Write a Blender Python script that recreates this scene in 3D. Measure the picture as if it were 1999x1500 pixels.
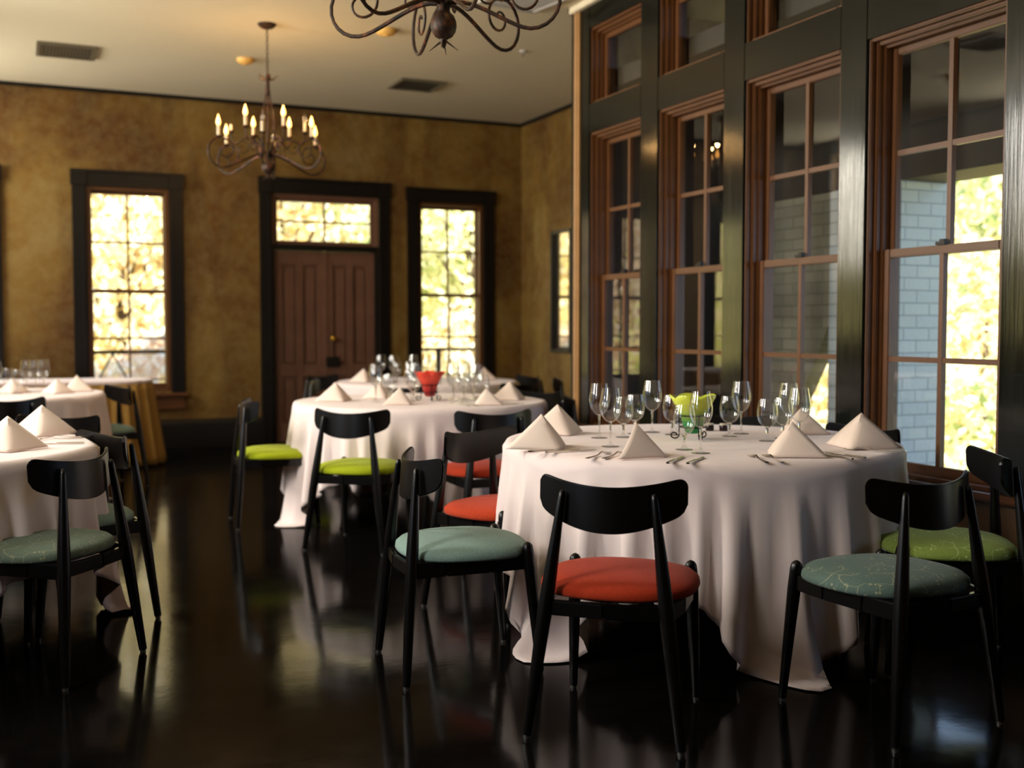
import bpy, bmesh, math, random
import numpy as np
from mathutils import Vector, Matrix, Euler

# ------------------------------------------------------------------ scene, camera, world, sun, big lights
for o in list(bpy.data.objects):
    bpy.data.objects.remove(o, do_unlink=True)
SC = bpy.context.scene
COL = SC.collection
R = math.radians
PI = math.pi
EYE = 1.25
YAW, PITCH = R(24.3), R(2.93)

cam_data = bpy.data.cameras.new('camera')
cam = bpy.data.objects.new('camera', cam_data)
COL.objects.link(cam)
cam.location = (0, 0, EYE)
cam.rotation_euler = (PI / 2 - PITCH, 0, -YAW)
cam_data.sensor_width = 36.0
cam_data.lens = 36.0 * 2150.0 / 1999.0
cam_data.clip_start = 0.05
cam_data.clip_end = 300
cam_data.dof.use_dof = True
cam_data.dof.focus_distance = 3.85
cam_data.dof.aperture_fstop = 1.9
SC.camera = cam

world = bpy.data.worlds.new('sky')
SC.world = world
world.use_nodes = True
bg = world.node_tree.nodes['Background']
bg.inputs['Color'].default_value = (0.46, 0.67, 1.0, 1)
bg.inputs['Strength'].default_value = 3.5

sun_data = bpy.data.lights.new('sun', 'SUN')
sun_data.energy = 19.0
sun_data.color = (1.0, 0.93, 0.78)
sun_data.angle = R(1.0)
sun = bpy.data.objects.new('sun', sun_data)
COL.objects.link(sun)
sun.location = (0, -20, 30)
sun.rotation_euler = Vector((0.0, 0.80, -0.60)).to_track_quat('-Z', 'Y').to_euler()

# daylight standing outside the tall windows of the left wall
LEFT_WINDOWS = [10.80, 7.75, 5.15, 2.55]
LEFT_X = -1.62
LEFT_POWER = [170, 250, 215, 120]
for wy, pw in zip(LEFT_WINDOWS, LEFT_POWER):
    ld = bpy.data.lights.new('daylight', 'AREA')
    ld.shape = 'RECTANGLE'
    ld.size, ld.size_y = 1.5, 0.95
    ld.energy = pw
    ld.color = (1.0, 0.93, 0.82)
    lo = bpy.data.objects.new('daylight', ld)
    COL.objects.link(lo)
    lo.location = (LEFT_X - 0.36, wy, 2.8)
    lo.rotation_euler = Euler((0, R(-78), 0))

vs = SC.view_settings
vs.view_transform = 'Standard'
vs.look = 'None'
vs.exposure = 0.0
vs.gamma = 1.0
vs.use_curve_mapping = False
SC.cycles.max_bounces = 10
SC.cycles.diffuse_bounces = 4
SC.cycles.glossy_bounces = 5
SC.cycles.transmission_bounces = 8
SC.cycles.transparent_max_bounces = 24
SC.cycles.sample_clamp_indirect = 6.0
SC.cycles.use_denoising = True
SC.cycles.caustics_refractive = False
SC.cycles.caustics_reflective = False

rnd = random.Random(7)

# ------------------------------------------------------------------ materials
def lin(h):
    h = h.lstrip('#')
    v = [int(h[i:i + 2], 16) / 255 for i in (0, 2, 4)]
    return tuple(c / 12.92 if c <= 0.04045 else ((c + 0.055) / 1.055) ** 2.4 for c in v) + (1.0,)

class NT:
    def __init__(self, name):
        self.m = bpy.data.materials.new(name)
        self.m.use_nodes = True
        self.t = self.m.node_tree
        self.t.nodes.clear()
        self.out = self.t.nodes.new('ShaderNodeOutputMaterial')
    def n(self, typ, **kw):
        nd = self.t.nodes.new(typ)
        for k, v in kw.items():
            if k.startswith('i_'):
                nd.inputs[k[2:].replace('_', ' ')].default_value = v
            else:
                setattr(nd, k, v)
        return nd
    def l(self, a, b):
        self.t.links.new(a, b)
    def ramp(self, fac, stops, interp='LINEAR'):
        r = self.n('ShaderNodeValToRGB')
        r.color_ramp.interpolation = interp
        e = r.color_ramp.elements
        while len(e) > 1:
            e.remove(e[-1])
        e[0].position, e[0].color = stops[0]
        for p, c in stops[1:]:
            x = e.new(p)
            x.color = c
        self.l(fac, r.inputs['Fac'])
        return r.outputs['Color']
    def noise(self, scale, detail=4, rough=0.55, vec=None, dist=0.0):
        nd = self.n('ShaderNodeTexNoise')
        nd.inputs['Scale'].default_value = scale
        nd.inputs['Detail'].default_value = detail
        nd.inputs['Roughness'].default_value = rough
        nd.inputs['Distortion'].default_value = dist
        if vec is None:
            vec = self.obj()
        self.l(vec, nd.inputs['Vector'])
        return nd.outputs['Fac']
    def obj(self):
        if not hasattr(self, '_tc'):
            self._tc = self.n('ShaderNodeTexCoord')
        return self._tc.outputs['Object']
    def mapping(self, scale=(1, 1, 1), rot=(0, 0, 0), loc=(0, 0, 0)):
        mp = self.n('ShaderNodeMapping')
        mp.inputs['Scale'].default_value = scale
        mp.inputs['Rotation'].default_value = rot
        mp.inputs['Location'].default_value = loc
        self.l(self.obj(), mp.inputs['Vector'])
        return mp.outputs['Vector']
    def bsdf(self, color=None, rough=0.5, metal=0.0, spec=0.5, **kw):
        b = self.n('ShaderNodeBsdfPrincipled')
        if color is not None:
            if isinstance(color, tuple):
                b.inputs['Base Color'].default_value = color
            else:
                self.l(color, b.inputs['Base Color'])
        if isinstance(rough, (int, float)):
            b.inputs['Roughness'].default_value = rough
        else:
            self.l(rough, b.inputs['Roughness'])
        b.inputs['Metallic'].default_value = metal
        b.inputs['Specular IOR Level'].default_value = spec
        for k, v in kw.items():
            b.inputs[k].default_value = v
        self.l(b.outputs[0], self.out.inputs['Surface'])
        self.b = b
        return b
    def bump(self, h, strength=0.2, dist=0.01):
        bp = self.n('ShaderNodeBump')
        bp.inputs['Strength'].default_value = strength
        bp.inputs['Distance'].default_value = dist
        self.l(h, bp.inputs['Height'])
        self.l(bp.outputs[0], self.b.inputs['Normal'])
    def mixc(self, fac, a, b, mode='MIX'):
        mx = self.n('ShaderNodeMix', data_type='RGBA', blend_type=mode)
        for sock, v in ((mx.inputs[0], fac), (mx.inputs[6], a), (mx.inputs[7], b)):
            if isinstance(v, (int, float, tuple)):
                sock.default_value = v
            else:
                self.l(v, sock)
        return mx.outputs[2]
    def math(self, op, a, b=None):
        m = self.n('ShaderNodeMath', operation=op)
        for i, v in enumerate((a, b)):
            if v is None:
                continue
            if isinstance(v, (int, float)):
                m.inputs[i].default_value = v
            else:
                self.l(v, m.inputs[i])
        return m.outputs[0]

M = {}
def plain(name, hexc, rough=0.5, metal=0.0, spec=0.5, bump=None, var=0.12, vscale=6, **kw):
    t = NT(name)
    c = lin(hexc)
    if var:
        d = tuple(x * (1 - var) for x in c[:3]) + (1,)
        u = tuple(min(1, x * (1 + var)) for x in c[:3]) + (1,)
        col = t.ramp(t.noise(vscale), [(0.3, d), (0.7, u)])
    else:
        col = c
    t.bsdf(col, rough, metal, spec, **kw)
    if bump:
        t.bump(t.noise(bump[0], 3), bump[1], bump[2])
    M[name] = t.m
    return t.m

# faux-aged golden plaster
def mk_wall():
    t = NT('gold_plaster')
    big = t.noise(0.8, 6, 0.62, dist=0.6)
    c1 = t.ramp(big, [(0.28, lin('#40240a')), (0.44, lin('#604014')), (0.57, lin('#765922')), (0.74, lin('#887346'))])
    streak = t.noise(1.6, 5, 0.6, t.mapping((1.2, 1.2, 0.35)), 0.8)
    c2 = t.mixc(t.ramp(streak, [(0.42, (0, 0, 0, 1)), (0.62, (1, 1, 1, 1))]), c1, t.mixc(0.55, c1, lin('#47290c')))
    fine = t.noise(9, 6, 0.7)
    c3 = t.mixc(t.ramp(fine, [(0.4, (0, 0, 0, 1)), (0.7, (1, 1, 1, 1))]), c2, t.mixc(0.35, c2, lin('#8c7a4c')))
    t.bsdf(c3, 0.55, 0, 0.3)
    t.bump(fine, 0.12, 0.01)
    M['wall'] = t.m
mk_wall()
plain('ceiling', '#d2c9b2', 0.8, spec=0.15, var=0.03, vscale=1.2)
def mk_floor():
    t = NT('dark_polished_concrete')
    n1 = t.noise(1.3, 6, 0.6)
    col = t.ramp(n1, [(0.3, lin('#060505')), (0.6, lin('#0b0908')), (0.8, lin('#12100d'))])
    scr = t.noise(3.0, 10, 0.75, t.mapping((1.0, 6.0, 1), (0, 0, 0.5)), 1.2)
    line = t.ramp(scr, [(0.495, (0, 0, 0, 1)), (0.5, (1, 1, 1, 1)), (0.505, (0, 0, 0, 1))])
    col = t.mixc(t.math('MULTIPLY', line, 0.10), col, lin('#5a534a'))
    rgh = t.ramp(t.noise(2.2, 6, 0.65), [(0.3, (0.07, 0.07, 0.07, 1)), (0.75, (0.16, 0.16, 0.16, 1))])
    t.bsdf(col, 0.8, 0, 0.0)
    lw = t.n('ShaderNodeLayerWeight')
    lw.inputs['Blend'].default_value = 0.5
    fac = t.math('ADD', t.math('MULTIPLY', t.math('POWER', lw.outputs['Facing'], 4.0), 0.30), 0.065)
    gl = t.n('ShaderNodeBsdfGlossy')
    t.l(rgh, gl.inputs['Roughness'])
    mx = t.n('ShaderNodeMixShader')
    t.l(fac, mx.inputs[0])
    t.l(t.b.outputs[0], mx.inputs[1])
    t.l(gl.outputs[0], mx.inputs[2])
    t.l(mx.outputs[0], t.out.inputs['Surface'])
    t.bump(t.noise(7, 4, 0.6), 0.035, 0.012)
    t.l(t.b.inputs['Normal'].links[0].from_socket, gl.inputs['Normal'])
    M['floor'] = t.m
mk_floor()
def mk_post():
    t = NT('glossy_black_paint')
    brush = t.noise(18, 5, 0.6, t.mapping((3, 3, 0.12)))
    col = t.ramp(t.noise(2.5, 5), [(0.3, lin('#080a08')), (0.75, lin('#121511'))])
    t.bsdf(col, t.ramp(brush, [(0.3, (0.10, 0.10, 0.10, 1)), (0.8, (0.18, 0.18, 0.18, 1))]), 0, 0.42)
    t.bump(brush, 0.06, 0.006)
    M['post'] = t.m
mk_post()
plain('black_trim', '#0a0807', 0.38, spec=0.35, bump=(14, 0.1, 0.01))
plain('brown_trim', '#593414', 0.42, spec=0.45, bump=(20, 0.1, 0.01))
plain('tan_panel', '#6d5337', 0.5, bump=(10, 0.08, 0.01))
plain('tan_bead', '#a67c4c', 0.5)
plain('white_trim', '#d9cdb4', 0.5)
plain('door_paint', '#654534', 0.42, bump=(12, 0.08, 0.01))
plain('brass', '#c99a35', 0.25, 1.0)
plain('iron_box', '#17130e', 0.45, 0.4)
def mk_chair():
    t = NT('black_stained_wood')
    g = t.noise(9, 4, 0.6, t.mapping((6, 6, 0.8)))
    t.bsdf(t.ramp(g, [(0.3, lin('#040303')), (0.8, lin('#0a0706'))]), 0.30, 0, 0.35)
    t.bump(g, 0.05, 0.005)
    M['chair'] = t.m
mk_chair()
plain('glide', '#8d8a84', 0.3, 0.9)
def fabric(name, h, var=0.18, pattern=None):
    t = NT(name)
    c = lin(h)
    d = tuple(x * (1 - var) for x in c[:3]) + (1,)
    u = tuple(min(1, x * (1 + var)) for x in c[:3]) + (1,)
    weave = t.noise(260, 2, 0.6)
    col = t.ramp(weave, [(0.35, d), (0.65, u)])
    if pattern:
        # thin pale branching twigs woven into the cloth, with little bud clusters
        wv = t.n('ShaderNodeTexVoronoi', feature='DISTANCE_TO_EDGE')
        wv.inputs['Scale'].default_value = 11
        wp = t.n('ShaderNodeTexNoise')
        wp.inputs['Scale'].default_value = 14
        t.l(t.obj(), wp.inputs['Vector'])
        add = t.n('ShaderNodeVectorMath', operation='ADD')
        sc = t.n('ShaderNodeVectorMath', operation='SCALE')
        sc.inputs['Scale'].default_value = 0.035
        t.l(wp.outputs['Color'], sc.inputs[0])
        t.l(t.obj(), add.inputs[0])
        t.l(sc.outputs[0], add.inputs[1])
        t.l(add.outputs[0], wv.inputs['Vector'])
        twig = t.ramp(wv.outputs['Distance'], [(0.0, (1, 1, 1, 1)), (0.022, (0, 0, 0, 1))])
        gate = t.ramp(t.noise(15, 2), [(0.47, (0, 0, 0, 1)), (0.53, (1, 1, 1, 1))])
        bud = t.n('ShaderNodeTexVoronoi')
        bud.inputs['Scale'].default_value = 70
        t.l(t.obj(), bud.inputs['Vector'])
        dots = t.ramp(bud.outputs['Distance'], [(0.22, (1, 1, 1, 1)), (0.3, (0, 0, 0, 1))])
        gate2 = t.ramp(t.noise(13, 2, vec=t.mapping(loc=(3, 1, 2))), [(0.54, (0, 0, 0, 1)), (0.58, (1, 1, 1, 1))])
        fac = t.math('MAXIMUM', t.math('MULTIPLY', twig, gate), t.math('MULTIPLY', dots, gate2))
        col = t.mixc(t.math('MULTIPLY', fac, 0.6), col, lin(pattern))
    t.bsdf(col, 0.85, 0, 0.2)
    t.b.inputs['Sheen Weight'].default_value = 0.06
    t.bump(weave, 0.25, 0.002)
    M[name] = t.m
fabric('sage', '#7b938a')
fabric('teal_twig', '#52645c', pattern='#a9a682')
fabric('grey_twig', '#5f6d5e', pattern='#a3a07d')
fabric('red', '#9e2d0d')
fabric('coral', '#a83514')
fabric('lime', '#97a30e')
fabric('green_twig', '#788b3f', pattern='#c2cf86')
def mk_linen(name, h, spec=0.25):
    t = NT(name)
    c = lin(h)
    w = t.n('ShaderNodeTexWave', wave_type='BANDS')
    w.inputs['Scale'].default_value = 140
    t.l(t.obj(), w.inputs['Vector'])
    col = t.mixc(t.math('MULTIPLY', w.outputs['Fac'], 0.12), c, tuple(x * 0.82 for x in c[:3]) + (1,))
    t.bsdf(col, 0.75, 0, spec)
    t.b.inputs['Sheen Weight'].default_value = 0.15
    t.bump(t.noise(90, 3), 0.08, 0.003)
    M[name] = t.m
mk_linen('tablecloth', '#e9d7d3')
mk_linen('napkin', '#ecd7c9')
mk_linen('gold_skirt', '#9a7434')
def mk_pane(name, tint=(1, 1, 1, 1), refl=1.0):
    t = NT(name)
    lw = t.n('ShaderNodeLayerWeight')
    lw.inputs['Blend'].default_value = 0.5
    p = t.math('POWER', lw.outputs['Facing'], 5.0)
    f = t.math('ADD', t.math('MULTIPLY', p, 0.9), 0.045)
    f = t.math('MULTIPLY', f, refl)
    tr = t.n('ShaderNodeBsdfTransparent')
    tr.inputs['Color'].default_value = tint
    gl = t.n('ShaderNodeBsdfGlossy')
    gl.inputs['Roughness'].default_value = 0.004
    mx = t.n('ShaderNodeMixShader')
    t.l(f, mx.inputs[0])
    t.l(tr.outputs[0], mx.inputs[1])
    t.l(gl.outputs[0], mx.inputs[2])
    t.l(mx.outputs[0], t.out.inputs['Surface'])
    M[name] = t.m
mk_pane('pane', (0.97, 0.98, 0.97, 1), 1.7)
mk_pane('stemware', (0.985, 0.99, 0.985, 1), 1.3)
def mk_glass(name, col, rough=0.0, trans=1.0):
    t = NT(name)
    t.bsdf(col, rough, 0, 0.5)
    t.b.inputs['Transmission Weight'].default_value = trans
    t.b.inputs['IOR'].default_value = 1.48
    M[name] = t.m
mk_glass('stem_glass', (0.97, 0.98, 0.97, 1))
def mk_vase(name, lo, hi, z0, z1):
    t = NT(name)
    sp = t.n('ShaderNodeSeparateXYZ')
    t.l(t.obj(), sp.inputs[0])
    mr = t.n('ShaderNodeMapRange')
    mr.inputs['From Min'].default_value = z0
    mr.inputs['From Max'].default_value = z1
    t.l(sp.outputs['Z'], mr.inputs['Value'])
    col = t.ramp(mr.outputs[0], [(0.0, lin(lo)), (0.25, lin(lo)), (0.72, lin(hi))])
    t.bsdf(col, 0.12, 0, 0.5)
    t.b.inputs['Transmission Weight'].default_value = 0.12
    t.b.inputs['Subsurface Weight'].default_value = 0.0
    M[name] = t.m
mk_vase('lime_vase', '#149447', '#d3dd4a', 0.03, 0.19)
mk_vase('red_vase', '#b02a2a', '#e8452f', 0.03, 0.19)
plain('silver', '#c9c2b4', 0.24, 1.0, var=0.03)
plain('wrought_iron', '#1a1512', 0.45, 0.6)
def mk_rust():
    t = NT('rusted_iron')
    n1 = t.noise(22, 6, 0.7)
    col = t.ramp(n1, [(0.38, lin('#140e0a')), (0.55, lin('#3a2215')), (0.68, lin('#7a3f1c')), (0.8, lin('#94714a'))])
    t.bsdf(col, 0.5, 0.45, 0.5)
    t.bump(n1, 0.3, 0.004)
    M['rust'] = t.m
mk_rust()
plain('candle_sleeve', '#e6d2b2', 0.5)
def mk_bulb(name, strength, col):
    t = NT(name)
    b = t.bsdf(lin('#fff1d6'), 0.2)
    b.inputs['Emission Color'].default_value = col
    b.inputs['Emission Strength'].default_value = strength
    M[name] = t.m
mk_bulb('lit_bulb', 8.0, (1.0, 0.42, 0.07, 1))
mk_pane('clear_bulb', (0.96, 0.93, 0.88, 1), 2.0)
plain('vent_metal', '#6b6352', 0.45, 0.2)
plain('vent_dark', '#2b2620', 0.6)
plain('vent_white', '#b9b6b2', 0.5)
plain('detector', '#dcae5f', 0.5)
plain('mirror_frame', '#120f0c', 0.35)
plain('mirror_glass', '#d8d6c8', 0.05, 1.0, var=0.02)
plain('table_wood', '#5b4630', 0.5)
plain('folding_leg', '#3a3028', 0.4, 0.7)
plain('jam', '#1d0c0b', 0.15)
plain('jar_lid', '#d0c4b4', 0.4)
# outdoors
def mk_brick(name, axes, c1, c2, mort):
    t = NT(name)
    sp = t.n('ShaderNodeSeparateXYZ')
    t.l(t.obj(), sp.inputs[0])
    cb = t.n('ShaderNodeCombineXYZ')
    t.l(sp.outputs[axes[0]], cb.inputs[0])
    t.l(sp.outputs[axes[1]], cb.inputs[1])
    br = t.n('ShaderNodeTexBrick')
    br.inputs['Color1'].default_value = lin(c1)
    br.inputs['Color2'].default_value = lin(c2)
    br.inputs['Mortar'].default_value = lin(mort)
    br.inputs['Scale'].default_value = 1.0
    br.inputs['Brick Width'].default_value = 0.21
    br.inputs['Row Height'].default_value = 0.078
    br.inputs['Mortar Size'].default_value = 0.006
    br.inputs['Mortar Smooth'].default_value = 0.3
    t.l(cb.outputs[0], br.inputs['Vector'])
    t.bsdf(br.outputs['Color'], 0.6, 0, 0.3)
    t.bump(t.math('SUBTRACT', t.noise(25, 4), t.math('MULTIPLY', br.outputs['Fac'], 1.5)), 0.5, 0.008)
    M[name] = t.m
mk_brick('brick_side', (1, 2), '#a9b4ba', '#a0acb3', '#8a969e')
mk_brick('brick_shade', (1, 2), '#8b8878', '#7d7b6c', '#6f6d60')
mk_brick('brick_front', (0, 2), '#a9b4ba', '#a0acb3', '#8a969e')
plain('porch_dark', '#2a2620', 0.7)
plain('porch_floor', '#3c3935', 0.7, bump=(8, 0.1, 0.02))
def mk_leaf(name, cols):
    t = NT(name)
    g = t.n('ShaderNodeNewGeometry')
    k = len(cols)
    col = t.ramp(g.outputs['Random Per Island'], [(i / k, lin(c)) for i, c in enumerate(cols)], 'CONSTANT')
    d = t.n('ShaderNodeBsdfDiffuse')
    t.l(col, d.inputs['Color'])
    tr = t.n('ShaderNodeBsdfTranslucent')
    t.l(col, tr.inputs['Color'])
    mx = t.n('ShaderNodeMixShader')
    mx.inputs[0].default_value = 0.35
    t.l(d.outputs[0], mx.inputs[1])
    t.l(tr.outputs[0], mx.inputs[2])
    t.l(mx.outputs[0], t.out.inputs['Surface'])
    M[name] = t.m
mk_leaf('leaf_gold', ['#ecdfb4', '#f3ead0', '#dcc48c', '#f8f3e2', '#cbb07c', '#efe2bc'])
mk_leaf('leaf_peach', ['#f1e0cc', '#e6cbb0', '#f7eede', '#d9b89c', '#f0e4c6'])
mk_leaf('leaf_green', ['#e2dfb4', '#c4ca94', '#ece8c6', '#a3b176', '#e6e0b6', '#f5f1da'])
plain('bark', '#4a3a2a', 0.8)
def mk_ground():
    t = NT('leafy_ground')
    n1 = t.noise(2.2, 8, 0.75)
    col = t.ramp(n1, [(0.32, lin('#7d8440')), (0.45, lin('#c2b562')), (0.56, lin('#e2cf90')), (0.66, lin('#c98f62')), (0.75, lin('#efe2ba'))])
    t.bsdf(col, 0.9, 0, 0.1)
    t.bump(t.noise(6, 6), 0.6, 0.1)
    M['ground'] = t.m
mk_ground()

# ------------------------------------------------------------------ mesh helpers
class MB:
    def __init__(self):
        self.v, self.f, self.mi = [], [], []
    def add(self, v, f):
        b = len(self.v)
        self.v.extend([tuple(p) for p in v])
        self.f.extend([tuple(b + i for i in q) for q in f])
        return self
    def box(self, x0, x1, y0, y1, z0, z1, rot=None, org=(0, 0, 0)):
        v = [(x, y, z) for z in (z0, z1) for y in (y0, y1) for x in (x0, x1)]
        if rot is not None:
            v = [tuple(rot @ Vector(p) + Vector(org)) for p in v]
        f = [(0, 2, 3, 1), (4, 5, 7, 6), (0, 1, 5, 4), (2, 6, 7, 3), (0, 4, 6, 2), (1, 3, 7, 5)]
        return self.add(v, f)
    def bar(self, a, b, w, h):
        a, b = Vector(a), Vector(b)
        d = b - a
        q = d.to_track_quat('Y', 'Z').to_matrix()
        return self.box(-w / 2, w / 2, 0, d.length, -h / 2, h / 2, q, a)
    def tube(self, pts, rad, n=10, cap=True):
        pts = [Vector(p) for p in pts]
        k = len(pts)
        if isinstance(rad, (int, float)):
            rad = [rad] * k
        up = None
        rings = []
        for i, p in enumerate(pts):
            t = (pts[min(i + 1, k - 1)] - pts[max(i - 1, 0)])
            if t.length < 1e-9:
                t = Vector((0, 0, 1))
            t.normalize()
            if up is None:
                up = Vector((1, 0, 0)) if abs(t.x) < 0.8 else Vector((0, 1, 0))
            u = up - t * up.dot(t)
            if u.length < 1e-6:
                u = t.orthogonal()
            u.normalize()
            up = u
            w = t.cross(u)
            rings.append([p + (u * math.cos(2 * PI * j / n) + w * math.sin(2 * PI * j / n)) * rad[i] for j in range(n)])
        v = [q for r in rings for q in r]
        f = [(i * n + j, i * n + (j + 1) % n, (i + 1) * n + (j + 1) % n, (i + 1) * n + j) for i in range(k - 1) for j in range(n)]
        if cap:
            f.append(tuple(reversed(range(n))))
            f.append(tuple((k - 1) * n + j for j in range(n)))
        return self.add(v, f)
    def lathe(self, prof, n=24, c=(0, 0, 0), close=False):
        v, f = [], []
        k = len(prof)
        for r, z in prof:
            for j in range(n):
                a = 2 * PI * j / n
                v.append((c[0] + r * math.cos(a), c[1] + r * math.sin(a), c[2] + z))
        for i in range(k - 1):
            for j in range(n):
                f.append((i * n + j, i * n + (j + 1) % n, (i + 1) * n + (j + 1) % n, (i + 1) * n + j))
        if close:
            f.append(tuple(reversed(range(n))))
            f.append(tuple((k - 1) * n + j for j in range(n)))
        return self.add(v, f)
    def surf(self, fn, nu, nv):
        v = [fn(i / nu, j / nv) for j in range(nv + 1) for i in range(nu + 1)]
        w = nu + 1
        f = [(j * w + i, j * w + i + 1, (j + 1) * w + i + 1, (j + 1) * w + i) for j in range(nv) for i in range(nu)]
        return self.add(v, f)
    def prism(self, outline, x0, x1, axis='x'):
        k = len(outline)
        def P(a, q):
            return (a, q[0], q[1]) if axis == 'x' else ((q[0], a, q[1]) if axis == 'y' else (q[0], q[1], a))
        v = [P(x0, q) for q in outline] + [P(x1, q) for q in outline]
        f = [tuple(range(k)), tuple(range(2 * k - 1, k - 1, -1))]
        f += [(i, i + k, (i + 1) % k + k, (i + 1) % k) for i in range(k)]
        return self.add(v, f)
    def build(self, name, mat, parent=None, bevel=0.0, smooth=40, weld=False, loc=None, solid=0.0, subd=0):
        me = bpy.data.meshes.new(name)
        me.from_pydata(self.v, [], self.f)
        bm = bmesh.new()
        bm.from_mesh(me)
        if weld:
            bmesh.ops.remove_doubles(bm, verts=bm.verts, dist=1e-5)
        bmesh.ops.recalc_face_normals(bm, faces=bm.faces)
        if bevel:
            es = [e for e in bm.edges if len(e.link_faces) == 2 and e.calc_face_angle(0) > R(35)]
            bmesh.ops.bevel(bm, geom=es, offset=bevel, segments=2, affect='EDGES', clamp_overlap=True)
        bm.to_mesh(me)
        bm.free()
        if smooth:
            me.shade_smooth()
            me.set_sharp_from_angle(angle=R(smooth))
        me.materials.append(M[mat])
        o = bpy.data.objects.new(name, me)
        COL.objects.link(o)
        if parent:
            o.parent = parent
        if loc:
            o.location = loc
        if solid:
            md = o.modifiers.new('thickness', 'SOLIDIFY')
            md.thickness = solid
            md.offset = 0
        if subd:
            md = o.modifiers.new('smooth', 'SUBSURF')
            md.levels = md.render_levels = subd
        return o

def tag(o, label=None, cat=None, group=None, kind=None):
    if label: o['label'] = label
    if cat: o['category'] = cat
    if group: o['group'] = group
    if kind: o['kind'] = kind
    return o
def thing(name, label, cat, loc=(0, 0, 0), rz=0.0, group=None):
    o = bpy.data.objects.new(name, None)
    o.empty_display_size = 0.1
    COL.objects.link(o)
    o.location = loc
    o.rotation_euler = (0, 0, rz)
    return tag(o, label, cat, group)
def struct_root(name, loc, rz):
    o = bpy.data.objects.new(name, None)
    COL.objects.link(o)
    o.location = loc
    o.rotation_euler = (0, 0, rz)
    o['kind'] = 'structure'
    return o
def struct(name, mb, mat, **kw):
    o = mb.build(name, mat, **kw)
    o['kind'] = 'structure'
    return o
def copy_tree(o, parent=None):
    c = o.copy()
    COL.objects.link(c)
    if parent:
        c.parent = parent
    for ch in list(o.children):
        copy_tree(ch, c)
    return c
def place(proto, used, loc, rz, label, group=None):
    o = proto if not used else copy_tree(proto)
    o.location = loc
    o.rotation_euler = (0, 0, rz)
    o['label'] = label
    if group: o['group'] = group
    return o

# ------------------------------------------------------------------ room dimensions
CEIL = 3.62
FAR = 11.8          # far wall, faces the camera
WX = 3.85           # window wall, inner face
WEND = 7.38         # where the window wall ends
RX = 5.45           # recessed right wall beyond
LX = LEFT_X
NEAR = -1.6

def wall_with_openings(axis, pos, thick, a0, a1, z0, z1, openings, out):
    """axis 'y': wall in the plane y=pos spanning x in [a0,a1]; axis 'x': plane x=pos spanning y. out=+1/-1: thickness direction."""
    mb = MB()
    cuts = sorted(openings)
    def blk(u0, u1, w0, w1):
        if u1 - u0 < 1e-4 or w1 - w0 < 1e-4:
            return
        p0, p1 = sorted((pos, pos + out * thick))
        if axis == 'y':
            mb.box(u0, u1, p0, p1, w0, w1)
        else:
            mb.box(p0, p1, u0, u1, w0, w1)
    u = a0
    for (o0, o1, b0, b1) in cuts:
        blk(u, o0, z0, z1)
        blk(o0, o1, z0, b0)
        blk(o0, o1, b1, z1)
        u = o1
    blk(u, a1, z0, z1)
    return mb

WIN_A = (0.68, 1.47, 0.60, 2.66)     # far wall openings x0,x1,z0,z1
WIN_B = (4.17, 4.96, 0.60, 2.66)
WIN_C = (-1.20, -0.23, 0.60, 2.66)
DOOR = (2.52, 3.70, 0.0, 2.68)
struct('floor', MB().box(LX - .3, RX + .3, NEAR - .3, FAR + .3, -0.12, 0.0), 'floor', smooth=0)
struct('ceiling', MB().box(LX - .3, RX + .3, NEAR - .3, FAR + .3, CEIL, CEIL + 0.2), 'ceiling', smooth=0)
struct('wall_back', wall_with_openings('y', FAR, 0.24, LX - .3, RX + .3, 0, CEIL, [WIN_A, WIN_B, WIN_C, DOOR], 1), 'wall', smooth=0)
left_open = [(wy - .5, wy + .5, 1.10, 3.46) for wy in LEFT_WINDOWS]
struct('wall_left', wall_with_openings('x', LX, 0.24, NEAR - .3, FAR, 0, CEIL, left_open, -1), 'wall', smooth=0)
struct('wall_recess', MB().box(RX, RX + .24, WEND, FAR, 0, CEIL), 'wall', smooth=0)
struct('wall_return', MB().box(WX + 0.02, RX, WEND - .13, WEND - .005, 0, CEIL), 'wall', smooth=0)
struct('wall_front', MB().box(LX - .24, WX + .2, NEAR - .24, NEAR, 0, CEIL), 'wall', smooth=0)

def base_profile():
    return [(0, 0), (-.028, 0), (-.028, .24), (-.022, .27), (-.012, .29), (0, .30)]
# far-wall baseboards between the openings, crown lines
def far_base(x0, x1):
    return MB().prism([(FAR + y, z) for y, z in base_profile()], x0, x1, 'x')
mb = MB()
for x0, x1 in ((LX, 2.39), (3.83, RX)):
    mb.prism([(FAR + y, z) for y, z in base_profile()], x0, x1, 'x')
struct('baseboard_back', mb, 'black_trim', smooth=30)
struct('baseboard_recess', MB().prism([(RX + y, z) for y, z in base_profile()], WEND, FAR - .03, 'y'), 'black_trim', smooth=30)
struct('baseboard_left', MB().prism([(LX - y, z) for y, z in base_profile()], NEAR, FAR - .03, 'y'), 'black_trim', smooth=30)
struct('trim_1', MB().box(LX, RX, FAR - .03, FAR, CEIL - .035, CEIL).box(RX - .03, RX, WEND, FAR - .03, CEIL - .035, CEIL).box(LX, LX + .03, NEAR, FAR - .03, CEIL - .035, CEIL), 'black_trim', smooth=0)

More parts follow.
